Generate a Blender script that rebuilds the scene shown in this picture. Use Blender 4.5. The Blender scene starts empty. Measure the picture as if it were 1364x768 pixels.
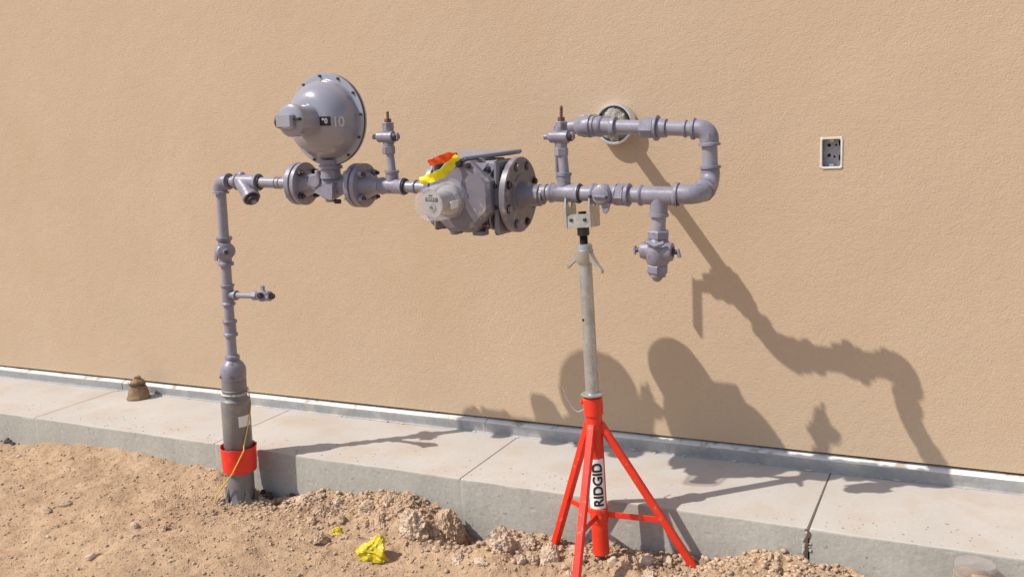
import bpy, bmesh, math, random
import numpy as np
from mathutils import Vector, Matrix
random.seed(7); rng = np.random.default_rng(7)
sc = bpy.context.scene
col = sc.collection
PI = math.pi

# ------------------------------------------------------------------ camera
def cam_axes(yaw, pitch, roll):
    f = Vector((-math.sin(yaw)*math.cos(pitch), math.cos(yaw)*math.cos(pitch), -math.sin(pitch)))
    r = f.cross(Vector((0, 0, 1))).normalized(); u = r.cross(f)
    c, s = math.cos(roll), math.sin(roll)
    return c*r + s*u, -s*r + c*u, f
CAM = Vector((0, -4.0, 1.5358477)); FPX = 1215.02
cr, cu, cf = cam_axes(0.4731531, 0.1700641, -0.0525827)
cd = bpy.data.cameras.new('camera'); cam = bpy.data.objects.new('camera', cd); col.objects.link(cam)
cd.sensor_width = 36; cd.lens = 36*FPX/1364; cd.clip_start = 0.05; cd.clip_end = 400
m = Matrix((( cr.x, cu.x, -cf.x, CAM.x), (cr.y, cu.y, -cf.y, CAM.y), (cr.z, cu.z, -cf.z, CAM.z), (0, 0, 0, 1)))
cam.matrix_world = m
sc.camera = cam

# ------------------------------------------------------------------ light
SUN = Vector((1.15, 1.0, -1.77)).normalized()          # direction the sunlight travels
elev = math.asin(-SUN.z); rot = math.atan2(-SUN.x, -SUN.y)
w = bpy.data.worlds.new("World"); sc.world = w; w.use_nodes = True
nt = w.node_tree; nt.nodes.clear()
sky = nt.nodes.new('ShaderNodeTexSky'); sky.sky_type = 'NISHITA'; sky.sun_disc = False
sky.sun_elevation = elev; sky.sun_rotation = rot; sky.air_density = 1.0; sky.dust_density = 1.5; sky.ozone_density = 1.0
bg = nt.nodes.new('ShaderNodeBackground'); bg.inputs[1].default_value = 0.122
wo = nt.nodes.new('ShaderNodeOutputWorld')
nt.links.new(sky.outputs[0], bg.inputs[0]); nt.links.new(bg.outputs[0], wo.inputs[0])
ld = bpy.data.lights.new('sun', 'SUN'); ld.energy = 3.8; ld.angle = math.radians(0.53); ld.color = (1.0, 0.945, 0.87)
lo = bpy.data.objects.new('sun', ld); col.objects.link(lo); lo.rotation_euler = SUN.to_track_quat('-Z', 'Y').to_euler()
sc.view_settings.view_transform = 'Standard'; sc.view_settings.look = 'None'; sc.view_settings.gamma = 1
sc.view_settings.exposure = 0.28

# ------------------------------------------------------------------ materials
def mat(name, base, rough=0.6, metal=0.0, var=0.12, vscale=6.0, bumps=(), var2=None, spots=None, spec=0.5, coat=0.0, rvar=0.0, fine=None):
    """bumps: list of (kind, scale, strength, distance[, stretch]); spots: (scale, threshold, softness, colour)"""
    M = bpy.data.materials.new(name); M.use_nodes = True
    t = M.node_tree; N = t.nodes; L = t.links
    b = N['Principled BSDF']; b.inputs['Roughness'].default_value = rough; b.inputs['Metallic'].default_value = metal
    b.inputs['Specular IOR Level'].default_value = spec
    if coat: b.inputs['Coat Weight'].default_value = coat; b.inputs['Coat Roughness'].default_value = 0.12
    tc = N.new('ShaderNodeTexCoord'); co = tc.outputs['Object']
    def noise(scale, detail=5, rough_=0.55, vec=None):
        n = N.new('ShaderNodeTexNoise'); n.inputs['Scale'].default_value = scale; n.inputs['Detail'].default_value = detail
        n.inputs['Roughness'].default_value = rough_; L.new(vec or co, n.inputs['Vector']); return n
    def mix(fac, a, bb, mode='MIX'):
        x = N.new('ShaderNodeMix'); x.data_type = 'RGBA'; x.blend_type = mode
        for s, v in ((x.inputs[0], fac), (x.inputs[6], a), (x.inputs[7], bb)):
            if hasattr(v, 'links'): L.new(v, s)
            elif isinstance(v, (int, float)): s.default_value = v
            else: s.default_value = (*v, 1)
        return x.outputs[2]
    def ramp(src, lo_, hi_):
        r = N.new('ShaderNodeMapRange'); r.inputs[1].default_value = lo_; r.inputs[2].default_value = hi_
        L.new(src, r.inputs[0]); return r.outputs[0]
    n1 = noise(vscale)
    dark = tuple(c*(1-var) for c in base); light = tuple(min(1, c*(1+var)) for c in base)
    c = mix(ramp(n1.outputs[0], 0.3, 0.7), dark, light)
    if fine:      # (scale, amount)
        n3 = noise(fine[0], 3, 0.7)
        c = mix(ramp(n3.outputs[0], 0.3, 0.7), mix(1.0, c, (1-fine[1],)*3, 'MULTIPLY'), c)
    if var2:      # (scale, colour, lo, hi)
        n2 = noise(var2[0], 6, 0.6)
        c = mix(ramp(n2.outputs[0], var2[2], var2[3]), c, var2[1])
    if spots:
        v = N.new('ShaderNodeTexVoronoi'); v.inputs['Scale'].default_value = spots[0]; L.new(co, v.inputs['Vector'])
        f = ramp(v.outputs['Distance'], spots[1]+spots[2], spots[1])
        c = mix(f, c, spots[3])
    L.new(c, b.inputs['Base Color'])
    if rvar: 
        r = N.new('ShaderNodeMapRange'); r.inputs[1].default_value = .3; r.inputs[2].default_value = .7
        r.inputs[3].default_value = rough-rvar; r.inputs[4].default_value = rough+rvar
        L.new(noise(vscale*3).outputs[0], r.inputs[0]); L.new(r.outputs[0], b.inputs['Roughness'])
    prev = None
    for bp in bumps:
        kind, s, st, dist = bp[:4]
        vec = co
        if len(bp) > 4:
            mp = N.new('ShaderNodeMapping'); mp.inputs['Scale'].default_value = bp[4]; L.new(co, mp.inputs[0]); vec = mp.outputs[0]
        if kind == 'noise': h = noise(s, 6, 0.6, vec).outputs[0]
        elif kind == 'ridge':
            h0 = noise(s, 3, 0.5, vec).outputs[0]
            a = N.new('ShaderNodeMath'); a.operation = 'SUBTRACT'; a.inputs[1].default_value = .5; L.new(h0, a.inputs[0])
            a2 = N.new('ShaderNodeMath'); a2.operation = 'ABSOLUTE'; L.new(a.outputs[0], a2.inputs[0])
            h = ramp(a2.outputs[0], 0.0, 0.06)
        else:
            v = N.new('ShaderNodeTexVoronoi'); v.inputs['Scale'].default_value = s; L.new(vec, v.inputs['Vector'])
            h = ramp(v.outputs['Distance'], 0.05, 0.25)
        bn = N.new('ShaderNodeBump'); bn.inputs['Strength'].default_value = st; bn.inputs['Distance'].default_value = dist
        L.new(h, bn.inputs['Height'])
        if prev: L.new(prev, bn.inputs['Normal'])
        prev = bn.outputs[0]
    if prev: L.new(prev, b.inputs['Normal'])
    return M

GREY = (0.272, 0.263, 0.315)
m_grey = mat('grey_pipe_paint', GREY, .36, 0, .08, 14, [('noise', 60, .12, .003)], spec=.5, rvar=.08, fine=(160, .12),
             var2=(26, (0.40, 0.345, 0.33), .62, .70))
m_cast = mat('grey_cast_paint', (0.25, 0.236, 0.292), .40, 0, .16, 22, [('noise', 150, .35, .002), ('noise', 30, .3, .005)], spec=.5, fine=(200, .18), rvar=.1, var2=(32, (0.15, 0.13, 0.14), .60, .68))
m_dome = mat('grey_dome_paint', (0.27, 0.268, 0.315), .2, 0, .05, 6, [('noise', 18, .05, .004)], spec=.6, coat=.5, var2=(5, (0.3, 0.28, 0.28), .5, .8))
m_mtr = mat('meter_casting_paint', (0.185, 0.17, 0.20), .4, 0, .09, 10, [('noise', 120, .18, .002)], fine=(180, .16), rvar=.1, var2=(24, (0.33, 0.29, 0.27), .57, .68))
m_cond = mat('grey_plastic_conduit', (0.215, 0.205, 0.205), .5, 0, .15, 12, [('noise', 60, .1, .002)], var2=(11, (0.36, 0.29, 0.22), .55, .85), fine=(120, .15))
m_dark = mat('dark_steel_bolt', (0.06, 0.055, 0.06), .5, .6, .3, 80, [('noise', 200, .2, .001)])
m_rust = mat('rusty_stem', (0.16, 0.075, 0.05), .75, .2, .4, 90, [('noise', 300, .4, .001)])
m_galv = mat('galvanised_steel', (0.47, 0.475, 0.465), .34, .6, .15, 25, [('noise', 40, .1, .002)], fine=(90, .15), var2=(7, (0.36, 0.33, 0.3), .5, .75), rvar=.1)
m_chrome = mat('bright_steel_sleeve', (0.72, 0.73, 0.77), .22, .75, .1, 20, [('noise', 30, .1, .002)])
m_foam = mat('expanding_foam', (0.45, 0.42, 0.36), .9, 0, .25, 40, [('noise', 70, .9, .01), ('voronoi', 120, .5, .004)], fine=(90, .35))
m_red = mat('red_enamel', (0.78, 0.036, 0.012), .45, 0, .08, 15, [('noise', 80, .08, .002)], fine=(120, .12), rvar=.1, var2=(30, (0.45, 0.2, 0.12), .60, .68))
m_redpl = mat('red_plastic', (0.78, 0.035, 0.018), .4, 0, .08, 20, [('noise', 25, .3, .004, (1, 1, 4))])
m_white = mat('white_sticker', (0.78, 0.78, 0.77), .4, 0, .04, 30)
m_black = mat('black_print', (0.012, 0.012, 0.014), .5, 0, .1, 30)
m_drum = mat('grey_index_drum', (0.42, 0.385, 0.385), .45, 0, .12, 30, fine=(80, .2))
m_pale = mat('pale_print', (0.55, 0.53, 0.5), .5, 0, .06, 60)
m_yel = mat('yellow_plastic_film', (0.62, 0.49, 0.02), .42, 0, .08, 30, [('noise', 50, .3, .004)], fine=(60, .12))
m_yelt = mat('yellow_tape', (0.85, 0.72, 0.01), .35, 0, .05, 30, [('noise', 40, .2, .003)])
m_redt = mat('red_tape', (0.82, 0.09, 0.01), .35, 0, .12, 30, [('noise', 40, .25, .003)])
m_wire = mat('yellow_wire_jacket', (0.7, 0.5, 0.08), .45, 0, .1, 60)
m_brown = mat('mud_caked_rubber', (0.30, 0.185, 0.10), .85, 0, .3, 30, [('noise', 50, .7, .006)], fine=(90, .3))
m_asph = mat('asphalt_chunk', (0.055, 0.048, 0.045), .9, 0, .4, 40, [('noise', 60, .8, .01), ('voronoi', 90, .6, .006)])
m_boxg = mat('galvanised_box', (0.42, 0.41, 0.44), .45, .5, .12, 40, fine=(80, .15))
m_hole = mat('dark_hole', (0.01, 0.01, 0.01), .9)

stucco_c = (0.515, 0.387, 0.266)
m_stucco = mat('tan_stucco', stucco_c, .93, 0, .03, 1.3,
               [('noise', 9, .3, .012), ('ridge', 26, .16, .0028, (1, 1, 1.7)), ('ridge', 70, .18, .002, (1.6, 1, 1)), ('noise', 110, .6, .003)], spec=.25, fine=(55, .07), spots=(7, .012, .012, (0.33, 0.22, 0.14)),
               var2=(2.2, (0.488, 0.358, 0.238), .45, .7))
m_conc = mat('grey_concrete', (0.465, 0.432, 0.392), .88, 0, .055, 2.5,
             [('noise', 12, .15, .006), ('noise', 160, .35, .0015), ('voronoi', 30, .25, .003)], spec=.3, fine=(60, .07),
             var2=(3.5, (0.43, 0.36, 0.295), .48, .70), spots=(5.5, .03, .02, (0.33, 0.27, 0.22)))
m_fltop = mat('sunlit_flashing_top', (0.74, 0.73, 0.70), .45, 0, .08, 6, [('noise', 30, .2, .002)], fine=(60, .12), var2=(11, (0.44, 0.38, 0.32), .56, .64))  # sunlit look of the sloping top put into its colour
m_face = mat('formed_concrete_face', (0.39, 0.372, 0.33), .9, 0, .07, 4,
             [('noise', 9, .5, .01, (1, 1, .45)), ('noise', 28, .5, .006, (1, 1, .7)), ('noise', 90, .6, .003), ('voronoi', 13, .35, .004, (1, 1, 1.6))], spec=.3, fine=(45, .16),
             var2=(42, (0.20, 0.18, 0.155), .66, .70))
m_flash = mat('dull_flashing_shaded_face', (0.36, 0.36, 0.36), .5, .25, .12, 5, [('noise', 14, .3, .004), ('noise', 90, .25, .0015)], fine=(40, .2),
              var2=(6, (0.44, 0.41, 0.37), .52, .66), rvar=.1)  # upright face coloured darker, so its shade is painted in

def dirt_mat():
    M = mat('tan_dirt', (0.475, 0.325, 0.205), .96, 0, .10, 2.0,
            [('noise', 30, .7, .016), ('noise', 110, .9, .008), ('voronoi', 55, .5, .006)], spec=.15, fine=(75, .16),
            var2=(6, (0.53, 0.375, 0.25), .5, .70))
    return M
m_dirt = dirt_mat()
m_clod = mat('dirt_clod', (0.52, 0.375, 0.26), .95, 0, .3, 5, [('noise', 70, .8, .006), ('noise', 220, .6, .002)], spec=.2, fine=(90, .2))
m_pclod = mat('pale_clod', (0.60, 0.465, 0.345), .95, 0, .2, 8, [('noise', 70, .8, .006), ('noise', 220, .6, .002)], spec=.2, fine=(90, .2))
m_caulk = mat('pale_caulk', (0.66, 0.60, 0.53), .8, 0, .08, 40)
m_stone = mat('pale_stone', (0.56, 0.43, 0.32), .9, 0, .15, 12, [('noise', 60, .5, .004)], spec=.25, fine=(90, .15))
m_darkclod = mat('clod_shade_and_cord', (0.12, 0.075, 0.055), .95, 0, .3, 20, [('noise', 80, .7, .006)], spec=.2)  # shade of the hollow put into the clod colour; crack and cord share it

def clear_mat(name, tint, opacity):
    M = bpy.data.materials.new(name); M.use_nodes = True; t = M.node_tree; N = t.nodes; L = t.links
    b = N['Principled BSDF']; b.inputs['Base Color'].default_value = (*tint, 1); b.inputs['Roughness'].default_value = .12
    tr = N.new('ShaderNodeBsdfTransparent'); mx = N.new('ShaderNodeMixShader'); lw = N.new('ShaderNodeLayerWeight')
    lw.inputs[0].default_value = .35
    mr = N.new('ShaderNodeMapRange'); mr.inputs[3].default_value = opacity; mr.inputs[4].default_value = min(1, opacity+.30)
    L.new(lw.outputs['Facing'], mr.inputs[0]); L.new(mr.outputs[0], mx.inputs[0])
    L.new(tr.outputs[0], mx.inputs[1]); L.new(b.outputs[0], mx.inputs[2]); L.new(mx.outputs[0], N['Material Output'].inputs[0])
    return M
m_clear = clear_mat('clear_polycarbonate', (0.8, 0.78, 0.79), .03)
m_jug = clear_mat('cloudy_plastic', (0.50, 0.48, 0.47), .28)

# ------------------------------------------------------------------ mesh helper
def frame(d):
    d = Vector(d).normalized()
    a = Vector((0, 0, 1)) if abs(d.z) < .9 else Vector((1, 0, 0))
    e1 = a.cross(d).normalized(); e2 = d.cross(e1)
    return d, e1, e2
class MB:
    def __init__(s): s.bm = bmesh.new()
    def rings(s, rings, caps=True, closed=True):
        bm = s.bm; R = [[bm.verts.new(p) for p in r] for r in rings]
        n = len(R[0])
        for a, b in zip(R, R[1:]):
            for i in range(n if closed else n-1):
                j = (i+1) % n
                try: bm.faces.new((a[i], a[j], b[j], b[i]))
                except ValueError: pass
        if caps and closed:
            bm.faces.new(list(reversed(R[0]))); bm.faces.new(R[-1])
        return s
    def lathe(s, A, d, prof, seg=28, phase=0.0, caps=True, flat=None):
        d, e1, e2 = frame(d); A = Vector(A); rs = []
        for t, r in prof:
            ring = []
            for i in range(seg):
                a = phase+2*PI*i/seg
                ring.append(A+d*t+(e1*math.cos(a)+e2*math.sin(a))*max(r, 1e-4))
            rs.append(ring)
        return s.rings(rs, caps)
    def cyl(s, A, B, r, seg=24, bev=0.0015, r2=None):
        A = Vector(A); B = Vector(B); L = (B-A).length; r2 = r if r2 is None else r2
        return s.lathe(A, B-A, [(0, r-bev), (bev, r), (L-bev, r2), (L, r2-bev)], seg)
    def hexa(s, A, B, r, phase=0, seg=6, ch=.12):
        A = Vector(A); B = Vector(B); L = (B-A).length; c = r*ch
        return s.lathe(A, B-A, [(0, r-c), (c, r), (L-c, r), (L, r-c)], seg, phase)
    def tube(s, pts, rad, seg=20, caps=True):
        pts = [Vector(p) for p in pts]; n = len(pts)
        if not hasattr(rad, '__len__'): rad = [rad]*n
        T = []
        for i in range(n):
            a = pts[max(0, i-1)]; b = pts[min(n-1, i+1)]
            if (b-a).length < 1e-9: T.append(T[-1]); continue
            T.append((b-a).normalized())
        _, e1, e2 = frame(T[0]); rs = []; prev = T[0]
        for i in range(n):
            q = prev.rotation_difference(T[i]); e1 = q @ e1; e2 = q @ e2; prev = T[i]
            rs.append([pts[i]+(e1*math.cos(2*PI*k/seg)+e2*math.sin(2*PI*k/seg))*rad[i] for k in range(seg)])
        return s.rings(rs, caps)
    def box(s, c, size, ax=None, bev=0.0):
        ax = ax or (Vector((1, 0, 0)), Vector((0, 1, 0)), Vector((0, 0, 1)))
        c = Vector(c); hx, hy, hz = [v/2 for v in size]
        if bev <= 0:
            vs = [s.bm.verts.new(c+ax[0]*hx*i+ax[1]*hy*j+ax[2]*hz*k) for i in (-1, 1) for j in (-1, 1) for k in (-1, 1)]
            for f in ((0, 1, 3, 2), (4, 6, 7, 5), (0, 4, 5, 1), (2, 3, 7, 6), (0, 2, 6, 4), (1, 5, 7, 3)): s.bm.faces.new([vs[i] for i in f])
            return s
        def ring(z, b_):
            x, y = hx-b_, hy-b_; q = bev
            P = [(x, -y+q), (x, y-q), (x-q, y), (-x+q, y), (-x, y-q), (-x, -y+q), (-x+q, -y), (x-q, -y)]
            return [c+ax[0]*a+ax[1]*b2+ax[2]*z for a, b2 in P]
        return s.rings([ring(-hz, bev), ring(-hz+bev, 0), ring(hz-bev, 0), ring(hz, bev)])
    def prism(s, poly, A, d1, d2, dn, th, bev=0.0):
        """poly in (d1,d2) about A, extruded th along dn"""
        A = Vector(A)
        def rg(k, sc_): 
            cx = sum(p[0] for p in poly)/len(poly); cy = sum(p[1] for p in poly)/len(poly)
            return [A+d1*(cx+(p[0]-cx)*sc_)+d2*(cy+(p[1]-cy)*sc_)+dn*k for p in poly]
        if bev:
            R = max(math.hypot(*p) for p in poly); q = 1-bev/R
            return s.rings([rg(0, q), rg(bev, 1), rg(th-bev, 1), rg(th, q)])
        return s.rings([rg(0, 1), rg(th, 1)])
    def sphere(s, c, r, seg=16, rg=10, sq=(1, 1, 1)):
        rs = []
        for i in range(1, rg):
            a = PI*i/rg
            rs.append([Vector(c)+Vector((sq[0]*math.sin(a)*math.cos(2*PI*k/seg), sq[1]*math.sin(a)*math.sin(2*PI*k/seg), -sq[2]*math.cos(a)))*r for k in range(seg)])
        return s.rings(rs)
    def build(s, name, m, parent=None, base=None, angle=38, label=None, kind=None):
        bm = s.bm
        bmesh.ops.recalc_face_normals(bm, faces=bm.faces)
        base = Vector(base) if base is not None else (Vector(parent['_base']) if parent is not None and '_base' in parent else Vector((0, 0, 0)))
        for v in bm.verts: v.co -= base
        ca = math.radians(angle)
        for e in bm.edges:
            if len(e.link_faces) == 2:
                try: e.smooth = e.calc_face_angle() < ca
                except ValueError: pass
        for f in bm.faces: f.smooth = True
        me = bpy.data.meshes.new(name); bm.to_mesh(me); bm.free()
        me.materials.append(m)
        o = bpy.data.objects.new(name, me); col.objects.link(o)
        if parent is not None: o.parent = parent; o['_base'] = list(base)
        else: o.location = base; o['_base'] = list(base)
        if label: o['label'] = label
        if kind: o['kind'] = kind
        return o
def thing(name, label, cat, base=(0, 0, 0), group=None):
    o = bpy.data.objects.new(name, None); col.objects.link(o); o.location = base; o.empty_display_size = .1
    o['_base'] = list(base); o['label'] = label; o['category'] = cat
    if group: o['group'] = group
    return o
def tag(o, label, cat, group=None):
    o['label'] = label; o['category'] = cat
    if group: o['group'] = group
    return o
def struct_empty(name):
    o = bpy.data.objects.new(name, None); col.objects.link(o); o['_base'] = [0, 0, 0]; o['kind'] = 'structure'; return o

# ------------------------------------------------------------------ the setting
# height of the loose dirt where it meets the kerb, read along x
PX = [-40, -8, -5.6, -5.12, -4.53, -4.06, -3.53, -3.3, -3.12, -2.88, -2.52, -2.27, -2.10, -2.0, -1.9, -1.78, -1.62, -1.17, -.90, -.74, -.57, .2, 1, 12]
PZ = [-.15, -.15, -.15, -.17, -.10, -.125, -.13, -.22, -.26, -.205, -.165, -.145, -.20, -.30, -.30, -.215, -.215, -.20, -.205, -.15, -.14, -.19, -.2, -.2]
def vnoise(x, y, seed, n=256):
    r = np.random.default_rng(seed).random((n, n))
    xi = np.floor(x).astype(int); yi = np.floor(y).astype(int); fx = x-xi; fy = y-yi
    fx = fx*fx*fx*(fx*(fx*6-15)+10); fy = fy*fy*fy*(fy*(fy*6-15)+10)
    a = r[xi % n, yi % n]; b = r[(xi+1) % n, yi % n]; c = r[xi % n, (yi+1) % n]; d = r[(xi+1) % n, (yi+1) % n]
    return (a*(1-fx)+b*fx)*(1-fy)+(c*(1-fx)+d*fx)*fy-.5
def bump2(x, y, cx, cy, rx, ry, h): return h*np.exp(-(((x-cx)/rx)**2+((y-cy)/ry)**2))
def hgt(x, y):
    x = np.asarray(x, float); y = np.asarray(y, float)
    edge = np.interp(x, PX, PZ)
    d = np.clip(-.63-y, 0, None)
    k = np.exp(-(d/.16)**2)
    base = -.185-.03*np.tanh((d-.1)*1.2)
    base = base+bump2(x, y, -3.22, -.9, .22, .2, -.05)+bump2(x, y, -2.25, -.78, .22, .12, .05)+bump2(x, y, -1.72, -.95, .16, .12, .05)
    base = base+bump2(x, y, -4.3, -.95, .6, .25, .03)+bump2(x, y, -1.97, -.72, .09, .08, -.07)+bump2(x, y, -3.03, -.70, .12, .085, -.09)+bump2(x, y, -1.2, -.9, .16, .10, .02)+bump2(x, y, -1.54, -.70, .06, .06, -.03)+bump2(x, y, -.95, -.70, .06, .05, -.03)+bump2(x, y, -.8, -.78, .15, .1, .03)
    base = base+bump2(x, y, -1.95, -1.1, .5, .25, -.02)
    z = edge*k+base*(1-k)
    am = np.exp(-((x+2.0)/4)**2)*.7+.3
    z = z+am*(vnoise(x*1.7+3, y*1.7, 1)*.05+vnoise(x*5+y*1.3, y*5, 2)*.028)
    # raked streaks running along the slope, lumps near the kerb
    u = x*.83+y*.55; v = -x*.55+y*.83
    z = z+am*(vnoise(u*9, v*26, 3)*.017+vnoise(u*21, v*60, 8)*.008+vnoise(x*17, y*17, 4)*.010)
    rough = np.exp(-((d-.1)/.3)**2)*np.clip((x+3.3)*2, .25, 1)+.18
    lump = np.abs(vnoise(x*24, y*24, 5))*.03+np.abs(vnoise(x*52, y*52, 6))*.017+vnoise(x*105, y*105, 7)*.007
    z = z+rough*lump*1.25-.004
    return z
def ground():
    def axis(a, b, step, outs_l, outs_r):
        c = np.arange(a, b+step/2, step); return np.concatenate([outs_l, c, outs_r])
    xs = axis(-6.2, .6, .0085, [-60, -40, -25, -16, -11, -9, -8, -7.4, -7, -6.7, -6.45, -6.3], [.7, .85, 1.05, 1.3, 1.7, 2.3, 3.2, 5, 9, 16, 30, 60])
    ys = np.concatenate([[-80, -50, -30, -18, -12, -8, -6, -4.8, -4, -3.4, -3, -2.7, -2.5, -2.35, -2.25], np.arange(-2.18, -.605, .0085)])
    X, Y = np.meshgrid(xs, ys, indexing='ij')
    Z = hgt(X, Y)
    far = np.clip((np.maximum(np.abs(X+2.8)-3.6, -2.3-Y))/3, 0, 1); Z = Z*(1-far)+(-.2)*far
    nx, ny = X.shape
    me = bpy.data.meshes.new('dirt_ground')
    V = np.stack([X, Y, Z], -1).reshape(-1, 3)
    idx = np.arange(nx*ny).reshape(nx, ny)
    F = np.stack([idx[:-1, :-1], idx[1:, :-1], idx[1:, 1:], idx[:-1, 1:]], -1).reshape(-1, 4)
    me.vertices.add(len(V)); me.vertices.foreach_set('co', V.ravel())
    me.loops.add(F.size); me.loops.foreach_set('vertex_index', F.ravel().astype(np.int32))
    me.polygons.add(len(F)); me.polygons.foreach_set('loop_start', np.arange(0, F.size, 4, dtype=np.int32))
    me.update(); me.validate(); me.shade_smooth()
    me.materials.append(m_dirt)
    o = bpy.data.objects.new('dirt_ground', me); col.objects.link(o); o['kind'] = 'structure'
ground()

# sidewalk: one slab per panel, tooled grooves between them, rough crack at the fourth joint
W = .626
side = struct_empty('sidewalk')
JX = [-14, -11.1, -8.0, -6.45, -4.98, -3.538, -2.042, -.522, .98, 2.5, 4.0, 6.0]
def slab_section(x, dz, pull=0.0, nose=.011):
    P = [(.05, -.45), (.05, -dz), (-W+nose+pull, -dz)]
    for k in range(1, 5):
        a = PI/2*k/4; P.append((-W+nose+pull-math.sin(a)*nose, -dz-nose+math.cos(a)*nose))
    P += [(-W+pull, -.45)]
    return [Vector((x, y, z)) for y, z in P]
for a, b in zip(JX, JX[1:]):
    mb = MB()
    crk = {-.522}
    n = max(2, int((b-a)/(.02 if -6.5 < a < 1 else .1))); st = []
    for q in (0, .0035): st.append((a+q, .007 if q == 0 else 0))
    for i in range(1, n): st.append((a+(b-a)*i/n, 0))
    for q in (.0035, 0): st.append((b-q, .007 if q == 0 else 0))
    rings = []
    for x, dz in st:
        wob = .0016*math.sin(x*7.3)+.0012*math.sin(x*23+1)
        chip = max(0, float(vnoise(np.array(x*14.), np.array(3.3), 21))-.27)*.05+max(0, float(vnoise(np.array(x*37.), np.array(1.3), 22))-.3)*.03
        rings.append(slab_section(x, dz-.0008*math.sin(x*5), wob, .009+.002*math.sin(x*11)+chip+.002*float(vnoise(np.array(x*9.), np.array(5.3), 23))))
    # ragged ends at the cracked joint
    for end, ri in ((a, 0), (b, -1)):
        if end in crk:
            sgn = 1 if end == a else -1
            for r_ in (rings[ri], rings[1 if ri == 0 else -2]):
                for k_, p in enumerate(r_):
                    if p.y < -.5: p.x += sgn*(.002+.004*random.random())
    mb.rings(rings)
    sb_ = mb.build('slab', m_conc, side, angle=50); sb_.data.materials.append(m_face)
    for pl in sb_.data.polygons:
        if pl.normal.y < -.8 and abs(pl.normal.x) < .5: pl.material_index = 1
# rough spalled edges of the crack, visible in the kerb face
mb = MB()
pts = []
z = -.004
x0 = -.522
jag = []
k = 0
while z > -.3:
    jag.append((x0+random.uniform(-.007, .007)-.02*(-z)/.2, z, random.uniform(.004, .010))); z -= random.uniform(.010, .02)
ringsA = [[Vector((x-wd, -W-.0025, z_)), Vector((x+wd, -W-.0025, z_))] for x, z_, wd in jag]
for r1, r2 in zip(ringsA, ringsA[1:]):
    vs = [mb.bm.verts.new(p) for p in (r1[0], r1[1], r2[1], r2[0])]
    mb.bm.faces.new(vs)
mb.build('crack', m_darkclod, side)
mb = MB()
for x, z_, wd in jag[::1]:
    for s_ in (-1, 1):
        if random.random() < .75:
            c = Vector((x+s_*(wd+.004), -W-.001, z_)); r = random.uniform(.004, .009)
            mb.sphere(c, r, 6, 4, (1, .5, random.uniform(.7, 1.5)))
mb.build('spalled_edge', m_conc, side, kind='stuff')

# stucco wall with a recess for the electrical box
BX0, BX1, BZ0, BZ1 = -.572, -.492, 1.320, 1.440
def wall():
    w_ = bpy.data.objects.new('stucco_wall', None)
    mb = MB(); bm = mb.bm
    xs = [-16, BX0-.004, BX1+.004, 8]; zs = [.079, BZ0-.004, BZ1+.004, 4.6]
    V = {(i, j): bm.verts.new((xs[i], 0, zs[j])) for i in range(4) for j in range(4)}
    for i in range(3):
        for j in range(3):
            if (i, j) != (1, 1): bm.faces.new((V[i, j], V[i+1, j], V[i+1, j+1], V[i, j+1]))
    B = {(i, j): bm.verts.new((xs[i], .06 if (i in (1, 2) and j in (1, 2)) else .25, zs[j])) for i in (0, 3) for j in (0, 3)}
    Bi = {(i, j): bm.verts.new((xs[i], .07, zs[j])) for i in (1, 2) for j in (1, 2)}
    for (a, b) in (((1, 1), (2, 1)), ((2, 1), (2, 2)), ((2, 2), (1, 2)), ((1, 2), (1, 1))): bm.faces.new((V[a], V[b], Bi[b], Bi[a]))
    bm.faces.new([Bi[k_] for k_ in ((1, 1), (2, 1), (2, 2), (1, 2))])
    bm.faces.new([V[0, 0], V[1, 0], V[2, 0], V[3, 0], B[3, 0], B[0, 0]])
    bm.faces.new([V[0, 3], V[1, 3], V[2, 3], V[3, 3], B[3, 3], B[0, 3]])
    bm.faces.new([V[0, 0], V[0, 1], V[0, 2], V[0, 3], B[0, 3], B[0, 0]])
    bm.faces.new([V[3, 0], V[3, 1], V[3, 2], V[3, 3], B[3, 3], B[3, 0]])
    bm.faces.new([B[0, 0], B[3, 0], B[3, 3], B[0, 3]])
    o = mb.build('building_wall', m_stucco)
    tag(o, 'tan float-finished stucco wall behind the gas piping', 'wall')
    return o
wallo = wall()
mb = MB(); mb.box((-4, .145, .040), (24, .2, .076)); mb.build('wall_base', m_hole, wallo, label='dark gap under the stucco')

# metal flashing in strips at the foot of the wall
fl = thing('base_flashing', 'dull metal flashing strip along the foot of the stucco wall', 'flashing', (0, 0, 0))
for i, (a, b) in enumerate(((-16, -7.9), (-7.9, -4.93), (-4.93, -2.235), (-2.235, .85), (.85, 3.9), (3.9, 8))):
    rings = []; n = max(2, int((b-a)/.05))
    for q in range(n+1):
        x = a+(b-a)*q/n+(.001 if q == 0 else -.001 if q == n else 0)
        wv = .0025*math.sin(x*9+i)+.0015*math.sin(x*31)
        amp = 1.6 if -2.2 < x < .9 else .6
        tp = .056+.0012*math.sin(x*4+i*2)
        y0 = -.013+wv*amp*.6-(i % 2)*.0015
        rings.append([Vector((x, .03, tp+.010)), Vector((x, .006, tp+.009)), Vector((x, y0-.010, tp-.002)), Vector((x, y0-.0115, tp-.007)),
                      Vector((x, y0-.009+wv*.4, .030)), Vector((x, y0-.010, .006)), Vector((x, y0-.018, .002)), Vector((x, y0-.018, .0003)), Vector((x, .03, .0003))])
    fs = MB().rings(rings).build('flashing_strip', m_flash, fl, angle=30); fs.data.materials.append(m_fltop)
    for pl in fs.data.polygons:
        if pl.normal.z > .35 and pl.center.z > .03: pl.material_index = 1  # upward faces take the lighter, painted-sunlit colour
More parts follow.
